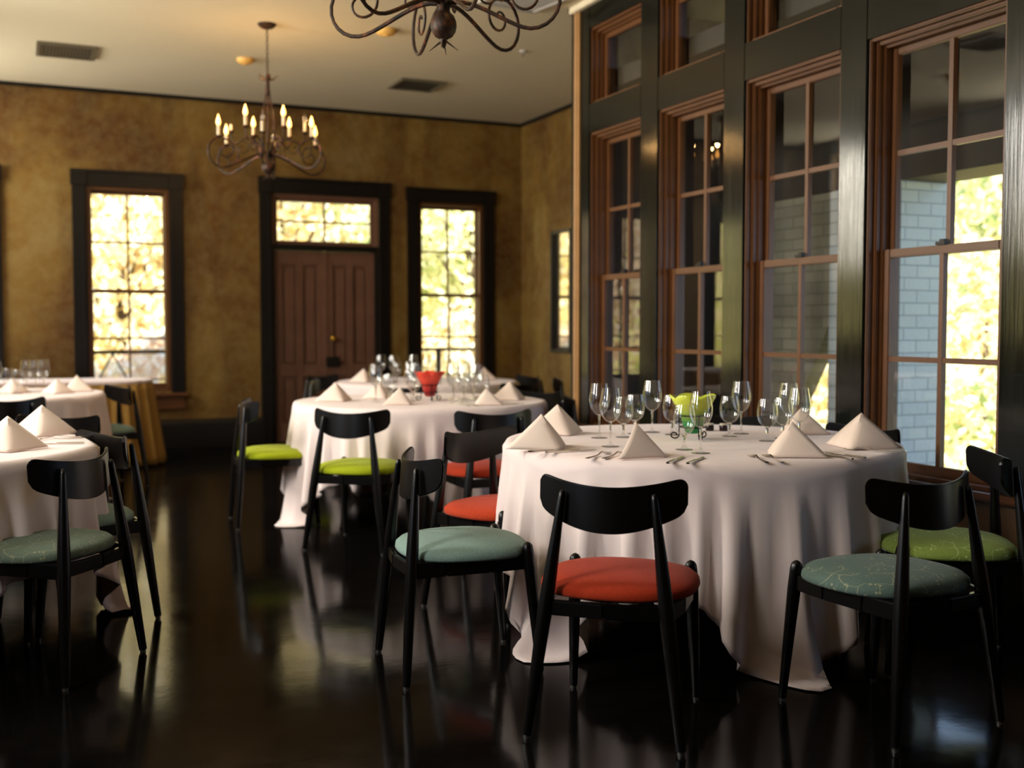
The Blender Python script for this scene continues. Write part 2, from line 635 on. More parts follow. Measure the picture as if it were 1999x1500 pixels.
# ------------------------------------------------------------------ windows
def sash(root, w, z0, z1, y, stile, rows, cols, mat, name='sash', mun=0.020, sid='sash', brail=None):
    """A sash in the plane y (local, outwards +), centred on x=0."""
    d = 0.034
    brail = brail or stile
    fr = MB()
    fr.box(-w / 2, -w / 2 + stile, y, y + d, z0, z1)
    fr.box(w / 2 - stile, w / 2, y, y + d, z0, z1)
    fr.box(-w / 2 + stile, w / 2 - stile, y, y + d, z0, z0 + brail)
    fr.box(-w / 2 + stile, w / 2 - stile, y, y + d, z1 - stile, z1)
    o = fr.build(name, mat, root, bevel=0.004)
    gx0, gx1, gz0, gz1 = -w / 2 + stile, w / 2 - stile, z0 + brail, z1 - stile
    mm = MB()
    for c in range(1, cols):
        x = gx0 + (gx1 - gx0) * c / cols
        mm.box(x - mun / 2, x + mun / 2, y + .003, y + d - .003, gz0, gz1)
    for r in range(1, rows):
        z = gz0 + (gz1 - gz0) * r / rows
        mm.box(gx0, gx1, y + .005, y + d - .005, z - mun / 2, z + mun / 2)
    if mm.v:
        mm.build('muntin', mat, o)
    MB().surf(lambda u, v: (gx0 + (gx1 - gx0) * u, y + d / 2 + .004, gz0 + (gz1 - gz0) * v), 1, 1).build('pane', 'pane', o, smooth=0)
    return o

def far_window(name, op, sill=True):
    x0, x1, z0, z1 = op
    w = x1 - x0
    root = struct_root(name, ((x0 + x1) / 2, FAR, 0), 0)
    # black casing with a wider head and ears
    cs = MB()
    cw = 0.135
    for s in (-1, 1):
        a, b = sorted((s * w / 2, s * (w / 2 + cw)))
        cs.box(a, b, -.030, 0.001, z0 - .02, z1)
        a, b = sorted((s * (w / 2 + .012), s * (w / 2 + .045)))
        cs.box(a, b, -.042, 0.001, z0 - .02, z1)
        a, b = sorted((s * (w / 2 - .0), s * (w / 2 + cw + .012)))
        cs.box(a, b, -.048, 0.001, z1, z1 + .155)
    cs.box(-w / 2, w / 2, -.034, 0.001, z1, z1 + .135)
    cs.box(-w / 2 - cw - .012, w / 2 + cw + .012, -.055, 0.001, z1 + .135, z1 + .16)
    cs.build('casing', 'black_trim', root, bevel=0.004)
    jm = MB()
    jm.box(-w / 2, -w / 2 + .018, 0, .24, z0, z1).box(w / 2 - .018, w / 2, 0, .24, z0, z1)
    jm.box(-w / 2 + .018, w / 2 - .018, 0, .24, z1 - .03, z1).box(-w / 2 + .018, w / 2 - .018, .0, .24, z0, z0 + .02)
    jm.box(-w / 2 + .018, -w / 2 + .045, .0, .045, z0 + .02, z1 - .03).box(w / 2 - .045, w / 2 - .018, .0, .045, z0 + .02, z1 - .03)
    jm.build('jamb', 'brown_trim', root, bevel=0.003)
    zm = 1.62
    sw = w - .036
    sash(root, sw, z0 + .02, zm + .02, .06, .035, 2, 2, 'brown_trim', brail=.06)
    sash(root, sw, zm - .02, z1 - .03, .10, .035, 2, 2, 'brown_trim')
    if sill:
        MB().box(-w / 2 - cw - .03, w / 2 + cw + .03, -.075, 0.0, z0 - .055, z0 - .02).build('window_sill', 'brown_trim', root, bevel=0.006)
        MB().box(-w / 2 - cw, w / 2 + cw, -.028, 0.0, z0 - .19, z0 - .055).build('apron', 'brown_trim', root, bevel=0.004)
    return root
far_window('window_1', WIN_A)
far_window('window_2', WIN_B)
far_window('window_3', WIN_C)

# door with transom
def make_door():
    x0, x1, z0, z1 = DOOR
    w = x1 - x0
    root = struct_root('door_1', ((x0 + x1) / 2, FAR, 0), 0)
    cs = MB()
    cw = 0.13
    for s in (-1, 1):
        a, b = sorted((s * w / 2, s * (w / 2 + cw)))
        cs.box(a, b, -.032, 0.001, 0, z1)
        a, b = sorted((s * (w / 2 + .012), s * (w / 2 + .045)))
        cs.box(a, b, -.044, 0.001, 0.0, z1)
        a, b = sorted((s * w / 2, s * (w / 2 + cw + .012)))
        cs.box(a, b, -.05, 0.001, z1, z1 + .165)
        a, b = sorted((s * w / 2, s * (w / 2 - .03)))
        cs.box(a, b, 0, .2, 0, 2.08)
    cs.box(-w / 2, w / 2, -.036, 0.001, z1, z1 + .14)
    cs.box(-w / 2 - cw - .012, w / 2 + cw + .012, -.058, 0.001, z1 + .14, z1 + .168)
    cs.box(-w / 2, w / 2, 0.0, .16, 2.08, 2.145)
    cs.build('casing', 'black_trim', root, bevel=0.004)
    jm = MB()
    jm.box(-w / 2, -w / 2 + .03, .02, .2, 2.145, z1).box(w / 2 - .03, w / 2, .02, .2, 2.145, z1).box(-w / 2 + .03, w / 2 - .03, .02, .2, z1 - .03, z1)
    jm.build('transom_jamb', 'door_paint', root)
    sash(root, w - .06, 2.145, z1 - .03, .06, .045, 2, 2, 'door_paint', name='transom')
    lw = (w - .06) / 2
    leaves = []
    for s in (-1, 1):
        a = -w / 2 + .03 if s < 0 else 0.002
        b = a + lw - .002
        lf = MB()
        z_lo, z_hi = .012, 2.078
        cx = (a + b) / 2
        st = .085
        # stiles, mullion and rails proud of the recessed panels
        lf.box(a, b, .075, .085, z_lo, z_hi)
        for (p, q) in ((a, a + st), (cx - .035, cx + .035), (b - st, b)):
            lf.box(p, q, .055, .076, z_lo, z_hi)
        for (p, q) in ((z_lo, .20), (.72, .84), (1.93, z_hi)):
            lf.box(a + st, cx - .035, .055, .076, p, q).box(cx + .035, b - st, .055, .076, p, q)
        d = lf.build('door_leaf', 'door_paint', root, bevel=0.004)
        pn = MB()
        for (p, q) in ((a + st, cx - .035), (cx + .035, b - st)):
            for (u, v) in ((.20, .72), (.84, 1.93)):
                pn.box(p + .022, q - .022, .062, .076, u + .022, v - .022)
        pn.build('raised_panel', 'door_paint', d, bevel=0.008)
        leaves.append(d)
    MB().box(-.022, .022, .043, .056, .02, 2.07).build('astragal', 'door_paint', root, bevel=0.004)
    kx = 0.085
    kb = MB().lathe([(0.006, 0), (0.03, 0.0), (0.03, .006), (.012, .012), (.012, .03), (.026, .04), (.030, .052), (.022, .062), (0.002, .066)], 18)
    kb.v = [(x + kx, .055 - z, y + 1.13) for x, y, z in kb.v]
    tag(kb.build('knob', 'brass', leaves[1]), 'round brass knob')
    MB().box(kx - .085, kx + .065, .03, .055, .82, .93).build('lock_box', 'iron_box', leaves[1], bevel=0.006)
    MB().box(-w / 2, w / 2, -.02, .18, 0, .014).build('threshold', 'iron_box', root, bevel=0.004)
make_door()

# window wall on the right: local x runs towards the camera (-Y), local y goes outwards (+X)
POSTS = [(7.16, WEND), (6.22, 6.44), (5.285, 5.49), (4.285, 4.48), (2.55, 3.45)]
mb = MB().box(WX + .0, WX + .22, NEAR, WEND, .0, .50)
struct('wall_right', mb, 'tan_panel', smooth=0)
struct('baseboard_right', MB().prism([(WX + y, z) for y, z in [(0, 0), (-.03, 0), (-.03, .235), (-.02, .26), (0, .275)]], NEAR, WEND, 'y'), 'black_trim', smooth=30)
struct('trim_2', MB().box(WX - .045, WX + .13, NEAR, WEND - .06, .497, .532), 'brown_trim', bevel=0.008)
mb = MB().box(WX - .012, WX - .0005, NEAR, WEND - .06, .30, .33)
struct('trim_3', mb, 'tan_panel')
for k, (a, b) in enumerate(POSTS):
    struct('pillar_%d' % (k + 1), MB().box(WX - .0, WX + .22, a, b, .532, CEIL), 'post', bevel=0.006)
struct('pillar_6', MB().box(WX - .0, WX + .22, NEAR, 1.7, .532, CEIL), 'post', bevel=0.006)
# lintel and head beam between the posts, flush with them
mb = MB()
segs = [(6.44, 7.16), (5.49, 6.22), (4.48, 5.285), (3.45, 4.285), (1.7, 2.55)]
for a, b in segs:
    mb.box(WX + .001, WX + .2, a, b, 2.665, 2.875)
struct('trim_4', mb, 'post', smooth=0)
mb = MB()
for a, b in segs:
    mb.box(WX + .001, WX + .2, a, b, 3.42, CEIL)
struct('trim_5', mb, 'post', smooth=0)
struct('trim_6', MB().box(WX - .05, WX - .001, NEAR, WEND + .03, CEIL - .05, CEIL).box(WX - .05, WX + .2, WEND, WEND + .03, CEIL - .05, CEIL), 'white_trim', bevel=0.006)
# beaded corner strip at the end of the window wall
mb = MB()
for i in range(136):
    z = .30 + i * .0242
    mb.lathe([(.002, -.0125), (.017, -.011), (.020, 0), (.017, .011), (.002, .0125)], 8, (WX - .012, WEND - .045, z))
mb.box(WX - .014, WX, WEND - .085, WEND - .005, .275, CEIL - .05)
struct('trim_7', mb, 'tan_bead')
struct('trim_8', MB().box(WX - .02, WX + .02, WEND - .004, WEND + .02, .0, CEIL - .05), 'black_trim')

def right_window(name, y0, y1):
    w = y1 - y0
    root = struct_root(name, (WX, (y0 + y1) / 2, 0), R(-90))
    z0, z1 = .532, 2.665
    fr = MB()
    steps = [(.012, .045, .016), (.045, .075, .034), (.075, .19, .046)]
    for ya, yb, t in steps:
        fr.box(-w / 2, -w / 2 + t, ya, yb, z0, z1).box(w / 2 - t, w / 2, ya, yb, z0, z1)
        fr.box(-w / 2 + t, w / 2 - t, ya, yb, z1 - t, z1)
    fr.build('casing', 'brown_trim', root, bevel=0.005)
    MB().box(-w / 2 + .046, w / 2 - .046, .015, .19, z0, z0 + .02).build('window_sill', 'brown_trim', root, bevel=0.004)
    sw = w - .092
    sash(root, sw, z0 + .02, 1.635, .085, .040, 2, 2, 'brown_trim', mun=.026, brail=.045)
    sash(root, sw, 1.595, z1 - .046, .122, .034, 2, 2, 'brown_trim', mun=.026)
    MB().box(-.03, .03, .075, .10, 1.635, 1.65).box(-.01, .022, .08, .11, 1.65, 1.662).build('sash_lock', 'iron_box', root, bevel=0.002)
    # transom light
    tz0, tz1 = 2.875, 3.42
    tf = MB()
    for ya, yb, t in steps:
        tf.box(-w / 2, -w / 2 + t, ya, yb, tz0, tz1).box(w / 2 - t, w / 2, ya, yb, tz0, tz1)
        tf.box(-w / 2 + t, w / 2 - t, ya, yb, tz1 - t, tz1)
    tf.box(-w / 2 + .046, w / 2 - .046, .012, .19, tz0, tz0 + .014)
    tf.build('transom_casing', 'brown_trim', root, bevel=0.005)
    sash(root, sw, tz0 + .014, tz1 - .046, .10, .036, 1, 1, 'brown_trim', name='transom')
for k, (a, b) in enumerate(segs):
    right_window('window_%d' % (4 + k), a, b)

# tall windows of the left wall
for k, wy in enumerate(LEFT_WINDOWS):
    root = struct_root('window_%d' % (9 + k), (LX, wy, 0), R(90))
    z0, z1, w = 1.10, 3.46, 1.0
    cs = MB()
    cs.box(-w / 2 - .13, -w / 2, -.03, 0, z0, z1).box(w / 2, w / 2 + .13, -.03, 0, z0, z1).box(-w / 2 - .14, w / 2 + .14, -.04, 0, z1, z1 + .12)
    cs.build('casing', 'black_trim', root, bevel=0.004)
    MB().box(-w / 2 - .15, w / 2 + .15, -.07, .0, z0 - .04, z0).build('window_sill', 'brown_trim', root, bevel=.005)
    sash(root, w, z0, 2.30, .06, .035, 2, 2, 'brown_trim')
    sash(root, w, 2.26, z1, .10, .035, 2, 2, 'brown_trim')

# ------------------------------------------------------------------ outdoors
struct('ground', MB().box(-30, 45, -6, 60, -.75, -.55), 'ground', smooth=0)
struct('hill', MB().surf(lambda u, v: (-30 + 80 * u, 24 + 14 * v + 2 * math.sin(9 * u), -.7 + 13 * v ** 0.8 + .5 * math.sin(14 * u + 6 * v)), 40, 12), 'ground')
struct('hill_right', MB().surf(lambda u, v: (10 + 16 * v + math.sin(8 * u), -2 + 30 * u, -.7 + 4.5 * v ** 0.85 + .4 * math.sin(12 * u + 5 * v)), 30, 12), 'ground')
struct('porch_slab', MB().box(-2.2, 9, FAR + .3, FAR + 2.3, -.4, -.06), 'porch_floor', smooth=0)
struct('porch_slab_right', MB().box(WX + .22, 5.9, NEAR, WEND - .13, -.4, .02), 'porch_floor', smooth=0)
# covered side porch: roof, header, painted brick piers
struct('porch_ceiling', MB().box(WX + .22, 6.3, NEAR, WEND - .13, 3.02, 3.15), 'porch_dark', smooth=0)
struct('porch_header', MB().box(5.0, 5.38, NEAR, WEND - .13, 2.16, 3.02), 'porch_dark', smooth=0)
def pier(name, y0, y1, x0=5.0, x1=5.40):
    struct(name, MB().box(x0, x1, y0, y1, .02, 2.16), 'brick_front', bevel=.008)
pier('pillar_7', 5.25, 5.90)
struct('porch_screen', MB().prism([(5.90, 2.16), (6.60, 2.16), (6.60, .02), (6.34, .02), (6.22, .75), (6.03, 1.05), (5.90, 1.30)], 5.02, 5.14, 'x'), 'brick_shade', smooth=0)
struct('porch_screen_dark', MB().box(5.02, 5.14, 6.60, WEND - .13, .02, 2.16), 'porch_dark', smooth=0)
pier('pillar_9', 1.6, 2.3)
struct('porch_wall', MB().box(WX + .221, RX + .1, WEND - .2, WEND - .131, .02, 3.02), 'porch_dark', smooth=0)

# porch railing seen through the far windows
def railing():
    Y = FAR + 1.95
    t = thing('porch_railing', 'dark metal porch railing outside the far windows', 'railing', (3.2, Y, -.06))
    x0, x1 = -4.6, 5.2
    MB().box(x0, x1, -.025, .025, 1.0, 1.045).build('top_rail', 'iron_box', t, bevel=.004)
    MB().box(x0, x1, -.012, .012, .68, .70).build('middle_rail', 'iron_box', t)
    MB().box(x0, x1, -.02, .02, .10, .13).build('bottom_rail', 'iron_box', t)
    for i in range(7):
        x = x0 + (x1 - x0) * i / 6
        MB().box(x - .03, x + .03, -.03, .03, 0, 1.0).build('post', 'iron_box', t, bevel=.004)
        if i < 6:
            xm = x + (x1 - x0) / 12
            MB().bar((xm - .16, 0, .70), (xm, 0, 1.0), .02, .02).bar((xm + .16, 0, .70), (xm, 0, 1.0), .02, .02).build('brace', 'iron_box', t)
railing()

def leaf_cloud(center, rad, n, size, seed):
    rg = np.random.default_rng(seed)
    d = rg.normal(size=(n, 3))
    d /= np.linalg.norm(d, axis=1)[:, None]
    # lumpy shell
    lump = 1 + .18 * np.sin(d[:, 0] * 5 + seed) * np.cos(d[:, 1] * 6 + 2 * seed) + .12 * np.sin(d[:, 2] * 9 + seed)
    r = (0.55 + 0.45 * rg.random(n) ** .5) * lump
    c = d * r[:, None] * np.array(rad) + np.array(center)
    u = rg.normal(size=(n, 3)); u /= np.linalg.norm(u, axis=1)[:, None]
    w = rg.normal(size=(n, 3)); w -= u * (u * w).sum(1)[:, None]; w /= np.linalg.norm(w, axis=1)[:, None]
    s = size * (.6 + .8 * rg.random(n))[:, None]
    V = np.stack([c - u * s, c + w * s * .55, c + u * s, c - w * s * .55], 1).reshape(-1, 3)
    mb = MB()
    mb.v = [tuple(p) for p in V]
    mb.f = [(4 * i, 4 * i + 1, 4 * i + 2, 4 * i + 3) for i in range(n)]
    return mb
def tree(name, label, loc, rad, h, n, size, mat, seed, group=None, trunk=True):
    t = thing(name, label, 'tree' if trunk else 'bush', loc, 0, group)
    leaf_cloud((0, 0, h), rad, n, size, seed).build('crown', mat, t, smooth=0)
    if trunk:
        tr = MB().tube([(0, 0, 0), (.05, 0, h * .4), (0, .05, h * .9)], [.16, .12, .06], 8)
        for k in range(5):
            a = k * 1.3 + seed
            tr.tube([(0, 0, h * .5), (.5 * rad[0] * math.cos(a), .5 * rad[1] * math.sin(a), h * 1.05)], [.06, .02], 6)
        tr.build('trunk', 'bark', t)
    else:
        MB().tube([(0, 0, 0), (0, 0, h)], [.08, .03], 6).build('stem', 'bark', t)
    return t
G0 = -.56
tree('autumn_tree', 'golden autumn tree filling the left window beside the buffet', (1.6, 19.0, G0), (2.3, 1.6, 2.4), 3.2, 6500, .11, 'leaf_gold', 1)
tree('autumn_tree', 'pale golden tree outside, seen in the transom over the door', (5.1, 23.0, G0), (2.6, 1.5, 2.6), 4.8, 6500, .11, 'leaf_gold', 2)
tree('autumn_tree', 'yellow-green tree filling the upper panes of the window right of the door', (8.1, 19.8, G0), (2.6, 1.6, 2.4), 4.1, 6500, .11, 'leaf_green', 3)
tree('autumn_tree', 'peach-leaved tree at the far-left window edge behind the buffet', (-2.9, 20.8, G0), (2.0, 1.5, 2.4), 3.4, 5500, .11, 'leaf_peach', 4)
tree('garden_bush', 'peach bush low outside the left window', (2.3, 15.8, G0), (1.5, .8, 1.0), .8, 2800, .09, 'leaf_peach', 5, trunk=False)
tree('garden_bush', 'golden bush low outside the window right of the door', (7.0, 16.2, G0), (1.7, .9, 1.2), 1.0, 3000, .09, 'leaf_gold', 6, trunk=False)
tree('garden_bush', 'green bush at the foot of the garden in the nearest right window', (9.0, 8.1, G0), (1.3, 1.5, .9), .6, 2600, .07, 'leaf_green', 7, trunk=False)
tree('garden_bush', 'golden bush higher up the slope in the nearest right window', (11.6, 10.6, G0), (1.7, 1.7, 1.3), 1.9, 3000, .08, 'leaf_gold', 8, trunk=False)
tree('autumn_tree', 'pale leafy tree beyond the brick pier in the nearest right window', (15.8, 13.0, G0), (2.0, 2.2, 2.6), 4.2, 5500, .12, 'leaf_green', 9)
tree('garden_bush', 'sunlit bush seen in the gap left of the brick pier', (8.6, 11.2, G0), (1.2, 1.2, 1.7), 1.5, 3000, .08, 'leaf_gold', 10, trunk=False)

# ------------------------------------------------------------------ ceiling fittings
def square_vent(label, loc, s, slats_mat, frame_mat, rz=0.0, h=.02):
    t = thing('ceiling_vent', label, 'vent', loc, rz)
    f = MB()
    b = .035
    f.box(-s / 2, s / 2, -s / 2, -s / 2 + b, -h, 0).box(-s / 2, s / 2, s / 2 - b, s / 2, -h, 0)
    f.box(-s / 2, -s / 2 + b, -s / 2 + b, s / 2 - b, -h, 0).box(s / 2 - b, s / 2, -s / 2 + b, s / 2 - b, -h, 0)
    f.build('frame', frame_mat, t, bevel=.003)
    MB().box(-s / 2 + b, s / 2 - b, -s / 2 + b, s / 2 - b, -.004, -.001).build('backing', 'vent_dark', t, smooth=0)
    m = MB()
    n = 15
    for i in range(n):
        x = -s / 2 + b + (s - 2 * b) * (i + .5) / n
        m.bar((x, -s / 2 + b, -.013), (x, s / 2 - b, -.013), .013, .004)
    m.build('slats', slats_mat, t, smooth=0)
    return t
square_vent('slatted ceiling vent left of the lit chandelier', (.46, 10.27, CEIL), .48, 'vent_metal', 'vent_metal')
square_vent('dark square ceiling vent right of the lit chandelier', (3.63, 10.29, CEIL), .46, 'vent_dark', 'vent_metal')
square_vent('pale ceiling vent behind the near chandelier', (3.40, 7.30, CEIL), .5, 'vent_white', 'vent_white', R(10))
square_vent('ceiling vent mirrored in the top panes of the nearest right window', (.55, 6.82, CEIL), .46, 'vent_metal', 'vent_white')
def detector(label, loc, r=.06):
    t = thing('smoke_detector', label, 'smoke detector', loc)
    MB().lathe([(.001, -.045), (r * .6, -.044), (r * .85, -.034), (r, -.018), (r, 0), (.001, 0)], 24).build('body', 'detector', t)
    MB().lathe([(.001, -.052), (r * .3, -.050), (r * .3, -.043), (.001, -.043)], 16).build('sensor_cap', 'detector', t)
detector('small yellowish smoke detector on the ceiling left of the chandelier chain', (1.91, 9.95, CEIL), .075)
detector('small round smoke detector on the ceiling behind the near chandelier scrolls', (2.75, 8.52, CEIL), .085)
detector('smoke detector mirrored in the nearest right window', (-.15, 7.88, CEIL), .07)
t = thing('sprinkler', 'tiny ceiling sprinkler right of the dark vent', 'sprinkler', (4.03, 8.69, CEIL))
MB().lathe([(.001, -.012), (.03, -.010), (.035, 0), (.001, 0)], 16).build('escutcheon', 'vent_white', t)
MB().lathe([(.004, -.04), (.004, -.01)], 8, close=True).lathe([(.001, -.044), (.014, -.042), (.014, -.039), (.001, -.038)], 10).build('head', 'glide', t)

# ------------------------------------------------------------------ wall mirror on the recessed wall
t = thing('wall_mirror', 'black framed mirror on the recessed wall reflecting a window', 'mirror', (RX, 10.74, 1.645), R(-90))
MB().box(-.24, -.20, -.03, 0, -.67, .67).box(.20, .24, -.03, 0, -.67, .67).box(-.20, .20, -.03, 0, -.67, -.63).box(-.20, .20, -.03, 0, .63, .67).build('frame', 'mirror_frame', t, bevel=.004)
MB().box(-.20, .20, -.012, -.002, -.63, .63).build('glass', 'mirror_glass', t, smooth=0)

# ------------------------------------------------------------------ chandeliers
def spiral(c, r0, r1, a0, a1, n, plane):
    out = []
    for i in range(n + 1):
        u = i / n
        a = a0 + (a1 - a0) * u
        r = r0 + (r1 - r0) * u
        out.append(plane(c[0] + r * math.cos(a), c[1] + r * math.sin(a)))
    return out
def bez(p0, p1, p2, p3, n):
    out = []
    for i in range(n + 1):
        u = i / n
        out.append(tuple((1 - u) ** 3 * a + 3 * (1 - u) ** 2 * u * b + 3 * (1 - u) * u * u * c + u ** 3 * d for a, b, c, d in zip(p0, p1, p2, p3)))
    return out
def chandelier(label, loc, rz, lit, missing=(), chain_len=.40):
    """loc: middle of the ceiling canopy; the ball hangs 1.16 m below it."""
    t = thing('chandelier', label, 'chandelier', loc, rz)
    MB().lathe([(.002, -.035), (.04, -.034), (.06, -.022), (.072, -.008), (.072, 0), (.002, 0)], 24).build('canopy', 'rust', t)
    ch = MB()
    z, k = -.03, 0
    while z > -chain_len + .02:
        pts = []
        for i in range(13):
            a = 2 * PI * i / 12
            q = (.009 * math.cos(a), .0, z - .018 + .020 * math.sin(a)) if k % 2 else (0, .009 * math.cos(a), z - .018 + .020 * math.sin(a))
            pts.append(q)
        ch.tube(pts, .0028, 5, False)
        z -= .033
        k += 1
    ch.build('chain', 'rust', t)
    z0 = -chain_len - .0
    zb = -1.02                      # height where arms meet
    # stem of splayed rods gathered under a leafy collar
    st = MB()
    st.tube([(0, 0, z0 + .01), (0, 0, z0 - .15)], [.012, .018], 10)
    for i in range(6):
        a = 2 * PI * i / 6
        c, s = math.cos(a), math.sin(a)
        st.tube(bez((.012 * c, .012 * s, z0 - .08), (.02 * c, .02 * s, z0 - .26), (.09 * c, .09 * s, z0 - .34), (.03 * c, .03 * s, zb + .02), 10), .0055, 6)
    st.tube([(0, 0, z0 - .1), (0, 0, zb)], .008, 8)
    st.build('stem', 'rust', t)
    lf = MB()
    for i in range(6):
        a = 2 * PI * i / 6 + .3
        c, s = math.cos(a), math.sin(a)
        for (zc, L, dz) in ((z0 - .03, .085, .03), (zb - .0, .07, .035), (zb - .135, .052, .045)):
            n_ = Vector((-s, c, 0))
            p = [Vector((.012 * c, .012 * s, zc)), Vector((L * .55 * c, L * .55 * s, zc + dz * .1)), Vector((L * c, L * s, zc + dz))]
            w = [.012, .018, .001]
            v = []
            for q, ww in zip(p, w):
                v += [tuple(q - n_ * ww + Vector((0, 0, .002))), tuple(q + n_ * ww + Vector((0, 0, .002))), tuple(q + n_ * ww - Vector((0, 0, .003))), tuple(q - n_ * ww - Vector((0, 0, .003)))]
            f = [(0, 1, 2, 3), (8, 11, 10, 9)]
            for r_ in (0, 4):
                f += [(r_, r_ + 4, r_ + 5, r_ + 1), (r_ + 1, r_ + 5, r_ + 6, r_ + 2), (r_ + 2, r_ + 6, r_ + 7, r_ + 3), (r_ + 3, r_ + 7, r_ + 4, r_)]
            lf.add(v, f)
    lf.build('leaves', 'rust', t)
    MB().lathe([(.002, zb + .03), (.022, zb + .025), (.03, zb), (.026, zb - .03), (.030, zb - .040), (.044, zb - .052), (.053, zb - .074), (.0545, zb - .095), (.050, zb - .117), (.037, zb - .136), (.016, zb - .147), (.010, zb - .175), (.002, zb - .185)], 22).build('finial_ball', 'rust', t)
    tip = MB()
    for i in range(4):
        a = 2 * PI * i / 4 + .6
        c, s = math.cos(a), math.sin(a)
        tip.tube([(.008 * c, .008 * s, zb - .155), (.026 * c, .026 * s, zb - .168), (.062 * c, .062 * s, zb - .196)], [.005, .004, .001], 5)
    tip.build('finial_tips', 'rust', t)
    # arms: alternating long low and short high scrolls, each with its candle
    n = 12
    for i in range(n):
        a = 2 * PI * i / n
        c, s = math.cos(a), math.sin(a)
        big = i % 2 == 0
        P = lambda r, z_: (r * c, r * s, z_)
        arm = MB()
        if big:
            pts = bez((.03, zb), (.12, zb + .02), (.235, zb - .078), (.335, zb - .113), 10)
            cx, cz, rr = .375, zb - .005, .115
            loop = [(cx + rr * math.cos(q), cz + rr * math.sin(q)) for q in np.linspace(R(-110), R(75), 12)]
            cup_r, cup_z = .405, zb + .108
            path = pts[:-1] + loop
            arm.tube([P(*q) for q in path], [.010 - .003 * (k_ / len(path)) for k_ in range(len(path))], 7)
            sp = spiral((.375, zb + .01), .085, .018, R(75), R(75 + 430), 22, lambda x, z_: (x - .02, z_ + .005))
            arm.tube([P(*q) for q in sp], [.007 - .002 * k_ / len(sp) for k_ in range(len(sp))], 6)
            arm.lathe([(.001, -.008), (.012, 0), (.001, .008)], 8, P(*path[3]))
        else:
            pts = bez((.03, zb), (.10, zb + .13), (.16, zb + .16), (.215, zb + .11), 9)
            pts2 = bez((.215, zb + .11), (.26, zb + .06), (.285, zb + .10), (.285, zb + .175), 7)
            cup_r, cup_z = .285, zb + .18
            path = pts + pts2[1:]
            arm.tube([P(*q) for q in path], [.009 - .003 * (k_ / len(path)) for k_ in range(len(path))], 7)
            sp = spiral((.20, zb + .055), .06, .012, R(60), R(60 + 420), 20, lambda x, z_: (x, z_))
            arm.tube([P(*q) for q in sp], .005, 6)
        ao = arm.build('arm', 'rust', t)
        cup = MB().lathe([(.003, -.012), (.014, -.008), (.024, .0), (.026, .006), (.014, .006), (.013, .012), (.003, .012)], 14, P(cup_r, cup_z))
        cup.build('candle_cup', 'rust', ao)
        if i not in missing:
            MB().lathe([(.0115, .010), (.0115, .085), (.010, .088), (.003, .088)], 12, P(cup_r, cup_z), ).build('candle_sleeve', 'candle_sleeve', ao)
            b = [(.004, .086), (.010, .090), (.0155, .102), (.0165, .112), (.014, .126), (.009, .142), (.0045, .156), (.001, .170)]
            MB().lathe(b, 14, P(cup_r, cup_z)).build('bulb', 'lit_bulb' if i in lit else 'clear_bulb', ao)
            if i in lit:
                pl = bpy.data.lights.new('candle_light', 'POINT')
                pl.energy = 2.0
                pl.color = (1.0, 0.56, 0.20)
                pl.shadow_soft_size = .015
                po = bpy.data.objects.new('candle_light', pl)
                COL.objects.link(po)
                po.parent = t
                po.location = P(cup_r, cup_z + .20)
        else:
            MB().lathe([(.0115, .010), (.0115, .055), (.003, .058)], 12, P(cup_r, cup_z)).build('candle_sleeve', 'candle_sleeve', ao)
    return t
chandelier('rusty iron chandelier with lit candle bulbs hanging before the far wall', (1.85, 8.75, CEIL), R(12), (0, 1, 3, 4, 6, 7, 9, 10), (5,))
chandelier('rusty iron scroll chandelier cropped at the top, above the room middle', (1.66, 4.37, CEIL), R(25.7), (1, 5, 9), ())

